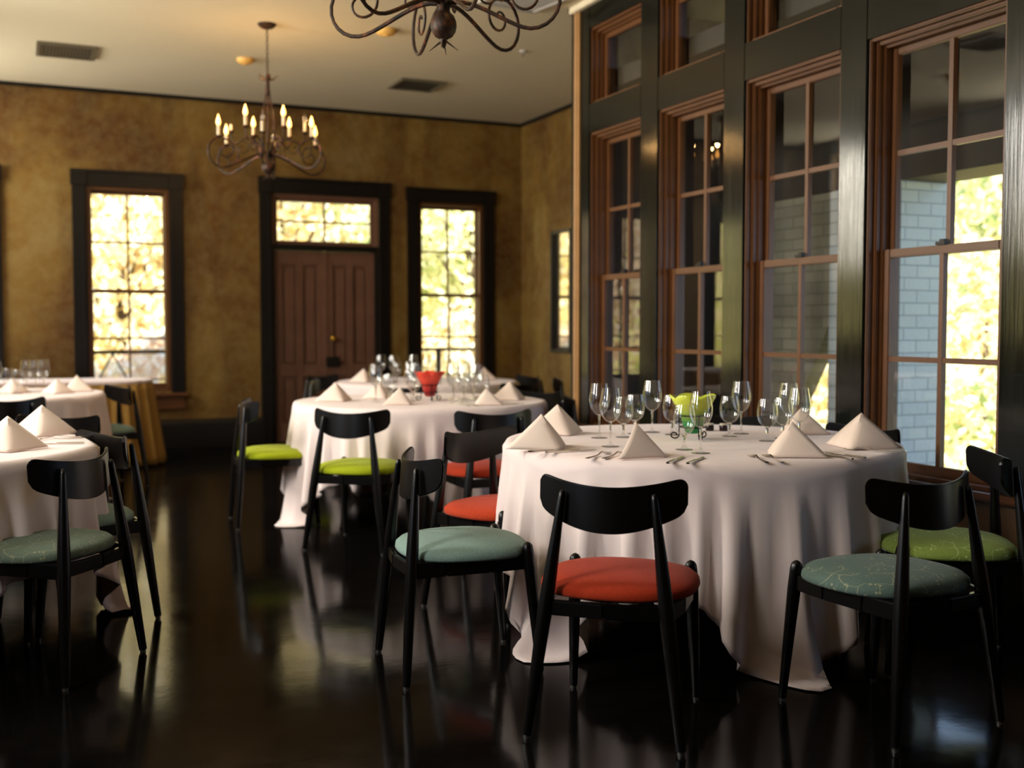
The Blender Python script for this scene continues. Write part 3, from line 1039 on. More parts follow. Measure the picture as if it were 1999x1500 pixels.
# ------------------------------------------------------------------ tablecloth drape (a small cloth solver)
def drape(bfun, TR, zt=.765, NA=200, NR=22, steps=260, iters=9, seed=1):
    rg = np.random.default_rng(seed)
    th = np.linspace(0, 2 * PI, NA, endpoint=False)
    b = np.array([bfun(a) for a in th])
    r0 = TR - .045
    # first two rings are pinned on the flat top
    rr = np.zeros((NR + 1, NA))
    for j in range(NR + 1):
        rr[j] = r0 + (b - r0) * (j / NR)
    P = np.stack([rr * np.cos(th), rr * np.sin(th), np.full_like(rr, zt)], -1)
    rest = P.copy()
    ph = rg.random(6) * 6.28
    wob = sum(np.sin(k * th + p) for k, p in zip((13, 17, 21, 26, 9, 31), ph)) / 6
    P[1:, :, 2] -= .01
    P[2:, :, 2] += .03 * wob * np.linspace(0, 1, NR - 1)[:, None]
    V = np.zeros_like(P)
    pin = rest[0].copy()
    def L(a, b_):
        return np.linalg.norm(a - b_, axis=-1)
    rolls = lambda A, k: np.roll(A, -k, axis=1)
    def mkd(A, B):
        return np.linalg.norm(A - B, axis=-1)[..., None]
    L_rad = mkd(rest[1:], rest[:-1])
    L_cir = mkd(rolls(rest, 1), rest)
    L_d1 = mkd(rolls(rest, 1)[1:], rest[:-1])
    L_d2 = mkd(rest[1:], rolls(rest, 1)[:-1])
    L_r2 = mkd(rest[2:], rest[:-2])
    L_c2 = mkd(rolls(rest, 2), rest)
    def solve(ia, ib, Lr, k):
        A, B = P[ia], P[ib]
        d = B - A
        l = np.sqrt((d * d).sum(-1, keepdims=True)) + 1e-9
        c = d * (k * .5 * (1 - Lr / l))
        P[ia] = A + c
        P[ib] = B - c
    J = np.arange(NR + 1)
    I = np.arange(NA)
    def gi(j, i):
        return np.ix_(j, i % NA)
    dt = .02
    for s in range(steps):
        V[..., 2] -= 9.8 * dt
        V *= .965
        old = P.copy()
        P += V * dt
        P[0] = pin
        for it in range(iters):
            for par in (0, 1):
                j = J[par:NR:2]
                solve(gi(j, I), gi(j + 1, I), L_rad[j], 1.0)
                P[0] = pin
            for par in (0, 1):
                i = I[par::2]
                solve(gi(J, i), gi(J, i + 1), L_cir[:, i], 1.0)
                P[0] = pin
            for par in (0, 1):
                j = J[par:NR:2]
                solve(gi(j, I), gi(j + 1, I + 1), L_d1[j], .35)
                solve(gi(j, I + 1), gi(j + 1, I), L_d2[j], .35)
                P[0] = pin
            if it % 3 == 0:
                for par in ((0, 1), (2, 3)):
                    j = J[:NR - 1][np.isin(J[:NR - 1] % 4, par)]
                    solve(gi(j, I), gi(j + 2, I), L_r2[j], .10)
                    i = I[np.isin(I % 4, par)]
                    solve(gi(J, i), gi(J, i + 2), L_c2[:, i], .06)
                P[0] = pin
            # table edge with a small rounding, then the floor
            r = np.sqrt(P[..., 0] ** 2 + P[..., 1] ** 2) + 1e-9
            z = P[..., 2]
            rad = .022
            ins = (r < TR) & (z < zt)
            flat = ins & (r < TR - rad) & (z > zt - .05)
            P[..., 2] = np.where(flat, zt, P[..., 2])
            dr, dz = r - (TR - rad), z - (zt - rad)
            q = np.sqrt(np.maximum(dr, 0) ** 2 + np.maximum(dz, 0) ** 2) + 1e-9
            corner = ins & (dr > 0) & (dz > 0) & (q < rad)
            side = ins & ~flat & ~corner & (dz <= 0)
            nr = np.where(corner, (TR - rad) + dr * rad / q, np.where(side, TR, r))
            P[..., 2] = np.where(corner, (zt - rad) + dz * rad / q, P[..., 2])
            sc = (nr / r)[..., None]
            P[..., :2] *= sc
            P[..., 2] = np.maximum(P[..., 2], .006)
        V = (P - old) / dt
        fl = P[..., 2] < .012
        V[fl] *= .3
        sp = np.linalg.norm(V, axis=-1, keepdims=True)
        V *= np.minimum(1, 2.0 / (sp + 1e-9))
    v = [(0, 0, zt)]
    f = []
    nin = 6
    for j in range(1, nin):
        rj = r0 * j / nin
        v += [(rj * math.cos(a), rj * math.sin(a), zt) for a in th]
    v += [tuple(p) for p in P.reshape(-1, 3)]
    tot = nin - 1 + NR + 1
    for i in range(NA):
        f.append((0, 1 + i, 1 + (i + 1) % NA))
    for j in range(tot - 1):
        o0, o1 = 1 + j * NA, 1 + (j + 1) * NA
        f += [(o0 + i, o1 + i, o1 + (i + 1) % NA, o0 + (i + 1) % NA) for i in range(NA)]
    mb = MB()
    mb.v, mb.f = v, f
    return mb

TR = .845
def square_b(half, rot):
    def fn(a):
        q = a - rot
        m = max(abs(math.cos(q)), abs(math.sin(q)))
        return min(half / m, half * 1.385)
    return fn
def main_b(a):
    # the front of the main cloth hangs with two long points either side of a shallower hem
    pts = [(R(10), 1.17), (R(55), 1.50), (R(100), 1.17), (R(145), 1.17), (R(176), 1.24), (R(196), 1.62), (R(213), 1.25), (R(236), 1.23), (R(250), 1.48), (R(259), 1.62), (R(267), 1.46), (R(285), 1.24), (R(330), 1.18), (R(370), 1.17)]
    a = a % (2 * PI)
    if a < pts[0][0]:
        a += 2 * PI
    for (a0, b0), (a1, b1) in zip(pts, pts[1:]):
        if a0 <= a <= a1:
            u = (a - a0) / (a1 - a0)
            u = u * u * (3 - 2 * u) * .6 + u * .4
            return b0 + (b1 - b0) * u
    return 1.17

def round_table(loc, rz, label):
    t = thing('round_table', label, 'table', (loc[0], loc[1], 0), rz)
    MB().lathe([(.002, .715), (TR - .06, .715), (TR - .045, .722), (TR - .045, .738), (TR - .052, .744), (TR - .12, .757), (.002, .757)], 64).build('tabletop', 'table_wood', t)
    for s in (-1, 1):
        for q in (-1, 1):
            MB().tube([(s * .52, q * .36, .725), (s * .56, q * .40, .012)], .014, 8).tube([(s * .56, q * .40, .012), (s * .56, q * .40, .0)], .018, 8).build('leg', 'folding_leg', t)
        MB().tube([(s * .54, -.385, .30), (s * .54, .385, .30)], .010, 8).build('crossbar', 'folding_leg', t)
        MB().tube([(s * .535, 0, .30), (s * .12, 0, .722)], .009, 8).build('brace', 'folding_leg', t)
    return t
T_MAIN, T_MID, T_FAR, T_A, T_B = (2.68, 3.98), (2.47, 6.95), (3.42, 9.45), (-.52, 5.05), (-.22, 8.95)
round_table(T_MAIN, R(20), 'round table under the pinkish white cloth nearest the big windows')
round_table(T_MID, R(60), 'round table under the white cloth in front of the door')
round_table(T_FAR, R(10), 'farthest round table below the window right of the door')
round_table(T_A, R(40), 'round table at the left edge, nearest the camera')
round_table(T_B, R(75), 'round table at the left edge in front of the gold-skirted buffet')
cloth_main = drape(main_b, TR, seed=3).build('tablecloth', 'tablecloth', smooth=180, solid=.0015)
cloth_main.location = (T_MAIN[0], T_MAIN[1], 0)
tag(cloth_main, 'pinkish white tablecloth with two long front points on the table by the windows', 'tablecloth')
cl = drape(square_b(1.143, 0), TR, seed=8).build('tablecloth', 'tablecloth', smooth=180, solid=.0015)
for k, (c, rz, lab) in enumerate([
        (T_MID, R(50), 'white tablecloth on the round table in front of the double door'),
        (T_FAR, R(20), 'white tablecloth on the farthest table below the right-hand far window'),
        (T_A, R(45 + 3), 'white tablecloth on the left-edge table nearest the camera'),
        (T_B, R(12), 'bright white tablecloth on the table in front of the gold-skirted buffet')]):
    o = cl if k == 0 else cl.copy()
    if k:
        COL.objects.link(o)
    o.location = (c[0], c[1], 0)
    o.rotation_euler = (0, 0, rz)
    tag(o, lab, 'tablecloth')

# buffet with gathered gold skirt
def buffet():
    t = thing('buffet_table', 'buffet table with a white top and gathered gold skirt below the left window', 'table', (0, 10.72, 0))
    xa, xb, ya, yb = LX + .12, 1.02, -.42, .42
    def outline(n=160, off=0.0):
        pts = []
        r = .42
        cx = xb - r + .14
        for i in range(n + 1):
            u = i / n
            if u < .45:
                pts.append((xa + (cx - xa) * u / .45, ya - off))
            elif u < .75:
                a = -PI / 2 + PI * (u - .45) / .30
                pts.append((cx + (r + off) * math.cos(a), (r + off) * math.sin(a)))
            else:
                pts.append((cx + (xa - cx) * (u - .75) / .25, yb + off))
        return pts
    o0 = outline()
    MB().prism(o0, .745, .775, 'z').build('top_cover', 'tablecloth', t, bevel=.006)
    rows = 10
    nn = 420
    def fn(u, v):
        base = outline(nn, 0.0)[min(int(round(u * nn)), nn)]
        p2 = outline(nn, .01)[min(int(round(u * nn)), nn)]
        nx, ny = (p2[0] - base[0]) * 100, (p2[1] - base[1]) * 100
        g = (.006 + .022 * v) * math.sin(u * 300 + 1.3 * math.sin(u * 40)) + .06 * v
        return (base[0] + nx * g, base[1] + ny * g, .745 - .735 * v)
    oc, oc2 = outline(nn, 0.0), outline(nn, .01)
    mb = MB()
    for j in range(rows + 1):
        v = j / rows
        for i in range(nn + 1):
            u = i / nn
            nx, ny = (oc2[i][0] - oc[i][0]) * 100, (oc2[i][1] - oc[i][1]) * 100
            g = (.009 + .030 * v) * math.sin(u * 260 + 1.3 * math.sin(u * 40)) + .08 * v
            mb.v.append((oc[i][0] + nx * g, oc[i][1] + ny * g, .748 - .74 * v))
    w = nn + 1
    mb.f = [(j * w + i, j * w + i + 1, (j + 1) * w + i + 1, (j + 1) * w + i) for j in range(rows) for i in range(nn)]
    tag(mb.build('skirt', 'gold_skirt', t, smooth=180, solid=.002), 'gathered gold cloth skirt')
    for x in (xa + .1, xb - .3):
        for y in (-.3, .3):
            MB().tube([(x, y, .745), (x, y, 0)], .016, 8).build('leg', 'folding_leg', t)
buffet()

# ------------------------------------------------------------------ chairs
def make_chair(seat_mat):
    t = thing('dining_chair', '', 'chair')
    # seat: rounded, domed cushion
    def seat_r(a):
        return .250 * (1 + .035 * math.cos(4 * a - PI))
    prof = [(1.0, .432), (1.012, .440), (1.0, .456), (.93, .470), (.75, .481), (.5, .488), (.25, .491), (.0, .492)]
    n = 40
    s = MB()
    for (k, z) in prof:
        for j in range(n):
            a = 2 * PI * j / n
            r = seat_r(a) * max(k, .001)
            s.v.append((r * math.cos(a) * 1.02, r * math.sin(a) * .98 + .015, z))
    for i in range(len(prof) - 1):
        s.f += [(i * n + j, i * n + (j + 1) % n, (i + 1) * n + (j + 1) % n, (i + 1) * n + j) for j in range(n)]
    s.f.append(tuple(reversed(range(n))))
    s.build('seat', seat_mat, t, smooth=80)
    fr = MB()
    fz = .405
    for sx in (-1, 1):
        pts = [(sx * .185, -.212, fz - .005), (sx * .212, -.10, fz + .004), (sx * .214, .06, fz + .006), (sx * .197, .195, fz + .006)]
        for p, q in zip(pts, pts[1:]):
            fr.bar(p, q, .022, .054)
    for pts in ([(-.185, -.212, fz - .005), (0, -.235, fz), (.185, -.212, fz - .005)], [(-.197, .20, fz + .006), (0, .215, fz + .008), (.197, .20, fz + .006)]):
        for p, q in zip(pts, pts[1:]):
            fr.bar(p, q, .022, .046)
    fr.lathe([(.20, .424), (.225, .424), (.225, .434), (.20, .434)], 36, (0, .015, 0))
    fr.build('seat_frame', 'chair', t, bevel=.004)
    for sx in (-1, 1):
        foot, top = Vector((sx * .235, -.25, .012)), Vector((sx * .140, -.188, .757))
        zs = [(0, .0150), (.25, .0190), (.45, .0225), (.54, .0235), (.65, .0215), (.78, .0175), (.90, .0135), (.975, .0110), (.995, .008), (1.0, .002)]
        lg = MB().tube([foot.lerp(top, u) for u, _ in zs], [r for _, r in zs], 12).build('leg', 'chair', t, smooth=60)
        MB().tube([foot + Vector((0, 0, -.012)), foot + Vector((0, 0, .001))], .011, 12).build('foot_glide', 'glide', lg)
        foot, top = Vector((sx * .212, .25, .012)), Vector((sx * .196, .205, .482))
        zs = [(0, .0140), (.4, .0185), (.8, .0225), (.93, .0215), (.97, .019), (.99, .012), (1.0, .003)]
        lg = MB().tube([foot.lerp(top, u) for u, _ in zs], [r for _, r in zs], 12).build('leg', 'chair', t, smooth=60)
        MB().tube([foot + Vector((0, 0, -.012)), foot + Vector((0, 0, .001))], .011, 12).build('foot_glide', 'glide', lg)
    # curved backrest panel
    NS, NT_ = 40, 8
    th = .0125
    bk = MB()
    def P(si, ti, off):
        s_ = -1 + 2 * si / NS
        s_ = math.copysign(abs(s_) ** .92, s_)
        zt = .772 + .030 * s_ * s_
        zb = .632 + .062 * s_ * s_
        mid, half = (zt + zb) / 2, (zt - zb) / 2
        e = max(0, (abs(s_) - .86) / .14)
        k = (1 - e ** 2.2) ** .5 * .46 + .54 if e < 1 else .54
        z = mid + half * k * (-1 + 2 * ti / NT_)
        x = .233 * s_
        y = -.207 + .086 * s_ * s_ + (z - .70) * .07
        nrm = Vector((-2 * .086 * s_ / .233, 1, -.07)).normalized()
        p = Vector((x, y, z)) + nrm * off
        return tuple(p)
    for off in (0, th):
        for j in range(NT_ + 1):
            for i in range(NS + 1):
                bk.v.append(P(i, j, off))
    w, h = NS + 1, NT_ + 1
    for q in range(2):
        b = q * w * h
        bk.f += [(b + j * w + i, b + j * w + i + 1, b + (j + 1) * w + i + 1, b + (j + 1) * w + i) for j in range(NT_) for i in range(NS)]
    rim = [(i, 0) for i in range(NS)] + [(NS, j) for j in range(NT_)] + [(i, NT_) for i in range(NS, 0, -1)] + [(0, j) for j in range(NT_, 0, -1)]
    B = w * h
    for (i0, j0), (i1, j1) in zip(rim, rim[1:] + rim[:1]):
        a, b = j0 * w + i0, j1 * w + i1
        bk.f.append((a, b, b + B, a + B))
    bk.build('backrest', 'chair', t, bevel=.0035, smooth=50)
    return t
chair_protos = {}
def chair(x, y, dx, dy, fab, label, group):
    rz = math.atan2(dy, dx) - PI / 2
    if fab not in chair_protos:
        chair_protos[fab] = make_chair(fab)
        o = chair_protos[fab]
    else:
        o = copy_tree(chair_protos[fab])
    o.location = (x, y, 0)
    o.rotation_euler = (0, 0, rz)
    tag(o, label, 'chair', group)
    return o
gm = 'chairs around the table by the windows'
chair(1.74, 3.02, .66, .75, 'red', 'black chair with a red seat, back turned, in front of the main table', gm)
chair(2.555, 2.71, -.085, .996, 'teal_twig', 'black chair with a grey-teal twig-patterned seat at the right front', gm)
chair(3.15, 3.03, -.84, .54, 'green_twig', 'black chair with a mottled green seat beside the window wall', gm)
chair(1.48, 3.77, .99, -.10, 'sage', 'black chair with a plain sage seat, left of the red-seated chair', gm)
chair(1.96, 4.47, .38, -.925, 'coral', 'black chair with a coral seat tucked behind the sage-seated chair', gm)
chair(3.47, 3.98, -.99, -.06, 'sage', 'chair between the main table and the nearest window, mostly hidden', gm)
chair(3.35, 4.75, -.72, -.69, 'sage', 'chair at the back of the main table behind the grey shaded napkin', gm)
gm = 'chairs around the table by the door'
chair(1.50, 7.05, .995, -.08, 'lime', 'black chair with a lime seat seen side-on left of the middle table', gm)
chair(1.80, 6.10, .64, .77, 'lime', 'black chair with a lime seat, back turned, at the middle table', gm)
chair(2.42, 5.72, .03, 1, 'red', 'black chair with a red seat, back turned, behind the coral-seated chair', gm)
chair(3.20, 6.56, -.9, .42, 'red', 'black chair right of the middle table beside the window wall corner', gm)
chair(3.34, 7.16, -.90, -.42, 'red', 'black chair edge-on at the far right of the middle table', gm)
gm = 'chairs around the farthest table'
chair(2.78, 10.35, .60, -.80, 'lime', 'leftmost dark chair behind the middle table, in front of the door', gm)
chair(2.60, 9.70, .97, -.2, 'lime', 'second dark chair from the left behind the middle table', gm)
chair(2.88, 8.48, .5, .86, 'lime', 'dark chair backed towards the glasses of the middle table', gm)
chair(3.80, 8.42, -.3, .95, 'lime', 'glossy chair back right of the glasses catching blue window light', gm)
chair(4.36, 9.55, -1, -.05, 'lime', 'dark chair right of the blue-lit chair back', gm)
chair(4.30, 8.90, -.88, .45, 'lime', 'dark chair by the recessed wall, right of the far table', gm)
gm = 'chairs around the left tables'
chair(.085, 4.375, -.78, .62, 'grey_twig', 'nearest black chair on the left with a grey-green twig-patterned seat', gm)
chair(.22, 5.02, -.93, -.36, 'sage', 'black chair behind the nearest left chair, its seat half hidden', gm)
chair(.14, 6.10, -.5, -.86, 'sage', 'chair beyond the left-edge table, only its top edge showing above the cloth', gm)
chair(-.06, 8.03, -.12, 1, 'sage', 'dark chair back at the left picture edge before the far left table', gm)
chair(.62, 9.18, -.80, -.28, 'sage', 'dark chair in front of the gold buffet skirt', gm)

# ------------------------------------------------------------------ napkins
def make_napkin():
    """Standing pyramid fold: two leaning triangular faces meeting at a front ridge, open behind."""
    mb = MB()
    def shell(off, cut):
        A = Vector((0, -.03, .106 - off * .4))
        F = Vector((0, .072 - off, 0.0))
        for s in (-1, 1):
            W = Vector((s * (.118 - cut), -.06 - .25 * off, 0))
            n = 10
            idx = {}
            for i in range(n + 1):
                for j in range(n + 1 - i):
                    a, b = i / n, j / n
                    c = 1 - a - b
                    p = A * c + F * a + W * b
                    bulge = .012 * math.sin(PI * min(1, c + .02)) * (a * b * 4 + .3 * b)
                    p = p + Vector((s * bulge * .8, bulge, 0))
                    # soften the ridge
                    if b < .12:
                        p = p + Vector((0, -.004 * (1 - b / .12), 0))
                    p.z = max(p.z, 0.001)
                    idx[(i, j)] = len(mb.v)
                    mb.v.append(tuple(p))
            for i in range(n):
                for j in range(n - i):
                    mb.f.append((idx[(i, j)], idx[(i + 1, j)], idx[(i, j + 1)]))
                    if i + j < n - 1:
                        mb.f.append((idx[(i + 1, j)], idx[(i + 1, j + 1)], idx[(i, j + 1)]))
    shell(0, 0)
    shell(.009, .006)
    o = mb.build('napkin', 'napkin', smooth=50, weld=True, solid=.0035)
    return o
NAP = make_napkin()
nap_used = [False]
def napkin(x, y, rz, s, label, group):
    o = NAP if not nap_used[0] else NAP.copy()
    if nap_used[0]:
        COL.objects.link(o)
    nap_used[0] = True
    o.location = (x, y, .768)
    o.rotation_euler = (0, 0, R(rz))
    o.scale = (s, s, s)
    tag(o, label, 'napkin', group)
TOCAM = math.degrees(math.atan2(-.911, -.4115))   # direction pointing back at the viewer
def face(deg):          # rz so that the ridge (+y) points deg away from the viewer direction
    return TOCAM + deg - 90
gn = 'napkins on the table by the windows'
napkin(1.93, 3.93, face(36), 1.28, 'pinkish napkin pyramid at the left edge of the main table', gn)
napkin(2.25, 4.44, face(24), 1.25, 'cream napkin pyramid behind the left-edge napkin', gn)
napkin(2.15, 3.545, face(72), 1.2, 'napkin turned sideways showing its layers behind the red-seated chair', gn)
napkin(2.635, 3.335, face(-52), 1.2, 'peach lit napkin pyramid at the front right of the main table', gn)
napkin(3.075, 3.44, face(-34), 1.3, 'pink napkin pyramid at the right edge by the window', gn)
napkin(3.24, 4.02, face(-45), 1.1, 'grey shaded napkin behind the right-hand wine glasses', gn)
gn = 'napkins on the table by the door'
napkin(1.93, 7.05, face(35), 1.15, 'leftmost napkin pyramid on the middle table', gn)
napkin(2.28, 7.22, face(30), 1.0, 'bright white napkin beside the leftmost napkin on the middle table', gn)
napkin(2.22, 6.58, face(48), 1.0, 'napkin above the lime-seated chair back on the middle table', gn)
napkin(2.66, 6.33, face(-42), 1.0, 'white napkin right of the red vase on the middle table', gn)
napkin(3.03, 6.70, face(30), 1.15, 'rightmost napkin pyramid on the middle table', gn)
gn = 'napkins on the farthest table'
napkin(3.92, 9.35, face(-30), 1.1, 'bluish white napkin on the farthest table below the window', gn)
napkin(2.83, 9.45, face(20), 1.1, 'pale napkin at the left end of the farthest table', gn)
gn = 'napkins on the left tables'
napkin(-.03, 4.74, face(26), 1.25, 'large pinkish napkin pyramid at the left picture edge', gn)
napkin(.10, 5.36, face(15), 1.25, 'pale napkin pyramid just behind the large left-edge napkin', gn)
napkin(.40, 8.95, face(-20), 1.15, 'white napkin nearest the gold buffet on the far left table', gn)
napkin(.27, 8.70, face(10), 1.0, 'low white napkin left of the one nearest the buffet', gn)
napkin(-.02, 8.90, face(15), 1.0, 'white napkin among the glasses on the far left table', gn)

# ------------------------------------------------------------------ glasses
def make_glass(kind):
    if kind == 'wine':
        t = thing('wine_glass', '', 'glass')
        bowl = [(.004, .100), (.016, .104), (.030, .118), (.041, .140), (.0455, .162), (.0445, .185), (.040, .210), (.0345, .240)]
        stem = [(.0045, .004), (.0040, .02), (.0036, .05), (.0038, .08), (.0055, .097), (.010, .1025), (.002, .104)]
        fr = .0365
        sq = [(.001, .0), (fr, .0), (fr, .0018), (.018, .004), (.0075, .010), (.0045, .020), (.001, .022)]
    else:
        t = thing('water_goblet', '', 'glass')
        bowl = [(.004, .060), (.018, .064), (.032, .076), (.041, .095), (.0445, .115), (.0435, .140), (.039, .165), (.035, .180)]
        stem = [(.0060, .004), (.0052, .02), (.0056, .04), (.0075, .055), (.014, .062), (.002, .064)]
        fr = .0345
        sq = [(.001, .0), (fr, .0), (fr, .0018), (.018, .005), (.009, .011), (.006, .018), (.001, .020)]
    # thin bowl with wall thickness: outer up, inner down
    def fine(pr):
        out = []
        for i in range(len(pr) - 1):
            p0 = pr[max(i - 1, 0)]; p1 = pr[i]; p2 = pr[i + 1]; p3 = pr[min(i + 2, len(pr) - 1)]
            for k in range(4):
                u = k / 4
                out.append(tuple(.5 * (2 * b + (c - a) * u + (2 * a - 5 * b + 4 * c - d) * u * u + (3 * b - a - 3 * c + d) * u ** 3) for a, b, c, d in zip(p0, p1, p2, p3)))
        out.append(pr[-1])
        return out
    fb = fine(bowl)
    inner = [(max(r - .0012, .001), z + (.0014 if i < 4 else .0)) for i, (r, z) in enumerate(fb)]
    MB().lathe(fb + inner[::-1], 32).build('bowl', 'stemware', t, smooth=70)
    MB().lathe(stem, 14).build('stem', 'stem_glass', t, smooth=70)
    MB().lathe(sq, 28).build('foot', 'stemware', t, smooth=50)
    return t
glass_proto = {}
def glass(kind, x, y, label, group, rz=0):
    if kind not in glass_proto:
        glass_proto[kind] = make_glass(kind)
        o = glass_proto[kind]
    else:
        o = copy_tree(glass_proto[kind])
    o.location = (x, y, .7665)
    o.rotation_euler = (0, 0, rz)
    tag(o, label, 'glass', group)
gg = 'glasses on the table by the windows'
for kind, x, y, lab in [
    ('wine', 2.33, 4.23, 'tall wine glass, leftmost on the main table'),
    ('wine', 2.20, 3.90, 'tall wine glass second from the left, in front of the leftmost'),
    ('water', 2.44, 4.21, 'short goblet directly right of the two left wine glasses'),
    ('water', 2.57, 4.33, 'short goblet half hidden behind the sideways napkin'),
    ('wine', 2.68, 4.36, 'tall wine glass alone at the back, left of the lime vase'),
    ('water', 2.70, 4.22, 'short goblet left of the lime vase'),
    ('wine', 2.40, 3.55, 'tall wine glass standing in front of the lime vase'),
    ('water', 2.41, 3.68, 'short goblet in front of the lime vase, left of the tall glass'),
    ('water', 2.89, 4.05, 'short goblet right of the lime vase'),
    ('wine', 3.01, 4.13, 'tall wine glass at the back, right of the lime vase'),
    ('water', 2.92, 3.82, 'short goblet standing alone left of the peach lit napkin'),
    ('wine', 3.12, 3.93, 'tall wine glass at the right, the rear one of a pair'),
    ('wine', 2.90, 3.585, 'tall wine glass just behind the peach lit napkin'),
    ('water', 3.05, 3.88, 'short goblet behind the right-hand pair of wine glasses')]:
    glass(kind, x, y, lab, gg)
ORD = ['first', 'second', 'third', 'fourth', 'fifth', 'sixth', 'seventh', 'eighth', 'ninth', 'tenth', 'eleventh', 'twelfth', 'thirteenth', 'fourteenth']
def screen_x(x, y):
    return (x * math.cos(YAW) - y * math.sin(YAW)) / (x * math.sin(YAW) + y * math.cos(YAW))
def glass_set(lst, where, group):
    for kind, word in (('wine', 'tall wine glass'), ('water', 'short goblet')):
        sub = sorted([p for p in lst if p[0] == kind], key=lambda p: screen_x(p[1], p[2]))
        for i, p in enumerate(sub):
            glass(kind, p[1], p[2], '%s %s from the left on %s' % (ORD[i], word, where), group)
glass_set([('wine', 2.20, 7.10), ('wine', 2.13, 6.86), ('water', 2.27, 6.98), ('water', 2.20, 6.82), ('wine', 2.34, 6.78), ('water', 2.40, 6.90),
           ('wine', 2.50, 7.15), ('water', 2.58, 6.98), ('wine', 2.70, 6.95), ('water', 2.72, 6.80), ('wine', 2.82, 6.82), ('water', 2.86, 6.98), ('wine', 2.66, 6.66), ('water', 2.78, 6.62), ('wine', 2.55, 6.55), ('wine', 2.92, 7.1)],
          'the middle table', 'glasses on the table by the door')
glass_set([('wine', 2.98, 9.45), ('wine', 3.05, 9.30), ('water', 3.12, 9.42), ('water', 3.18, 9.25), ('wine', 3.30, 9.50), ('wine', 3.36, 9.28), ('water', 3.46, 9.40), ('wine', 3.62, 9.45), ('water', 3.70, 9.30), ('wine', 3.78, 9.42), ('wine', 3.72, 9.15)],
          'the farthest table', 'glasses on the farthest table')
glass_set([('wine', .20, 9.15), ('wine', .08, 9.10), ('wine', -.13, 8.95), ('water', -.05, 9.05), ('wine', .14, 9.02), ('water', .02, 8.82)],
          'the far left table', 'glasses on the far left table')

# ------------------------------------------------------------------ vases on iron stands
def vase(mat, loc, label, vlabel):
    t = thing('centerpiece_vase', label, 'vase', loc)
    # fluted bowl: narrow green foot widening to a four-lobed wavy rim
    n = 72
    prof = [(.022, .028), (.034, .032), (.045, .060), (.056, .095), (.074, .130), (.098, .165), (.112, .185)]
    mb = MB()
    ring = []
    for k, (r, z) in enumerate(prof):
        u = max(0, (k - 2) / 4)
        for j in range(n):
            a = 2 * PI * j / n
            lobe = abs(math.cos(2.5 * a)) ** .7
            rr = .92 * r * (1 - .15 * u * (1 - lobe))
            zz = z + .010 * u * lobe - .008 * u * (1 - lobe)
            mb.v.append((rr * math.cos(a), rr * math.sin(a), zz))
    for i in range(len(prof) - 1):
        mb.f += [(i * n + j, i * n + (j + 1) % n, (i + 1) * n + (j + 1) % n, (i + 1) * n + j) for j in range(n)]
    mb.f.append(tuple(reversed(range(n))))
    tag(mb.build('glass_bowl', mat, t, smooth=80, solid=.004), vlabel)
    st = MB()
    for i in range(3):
        a = 2 * PI * i / 3 + .35
        P = lambda r, z: (r * math.cos(a), r * math.sin(a), z)
        path = [(.062, .105), (.060, .05), (.060, .018)]
        sp = [(.080 - .020 * math.cos(q) * (1 - .55 * q / 7), .018 - .016 * math.sin(q) * (1 - .5 * q / 7)) for q in np.linspace(0, 6.6, 18)]
        st.tube([P(*q) for q in path + sp[1:]], .0032, 6)
    st.tube([(.058 * math.cos(q), .058 * math.sin(q), .055) for q in np.linspace(0, 2 * PI, 33)], .003, 6, False)
    st.tube([(.062 * math.cos(q), .062 * math.sin(q), .105) for q in np.linspace(0, 2 * PI, 33)], .003, 6, False)
    st.build('scroll_stand', 'wrought_iron', t)
vase('lime_vase', (2.667, 4.004, .767), 'lime green flower-rimmed glass vase on an iron scroll stand', 'lime glass turning deep green at the foot')
vase('red_vase', (2.50, 6.86, .767), 'red glass vase among the glasses on the middle table', 'red glass with a wavy rim')
for k, (x, y, lab) in enumerate([(2.97, 4.32, 'left one of two tiny dark jam jars behind the vase'), (3.02, 4.28, 'right one of two tiny dark jam jars behind the vase')]):
    t = thing('jam_jar', lab, 'jar', (x, y, .767), 0, 'jam jars on the main table')
    MB().lathe([(.001, 0), (.018, 0), (.02, .004), (.02, .024), (.017, .028), (.001, .028)], 18).build('body', 'jam', t)
    MB().lathe([(.001, .027), (.018, .027), (.018, .035), (.001, .036)], 18).build('lid', 'jar_lid', t)

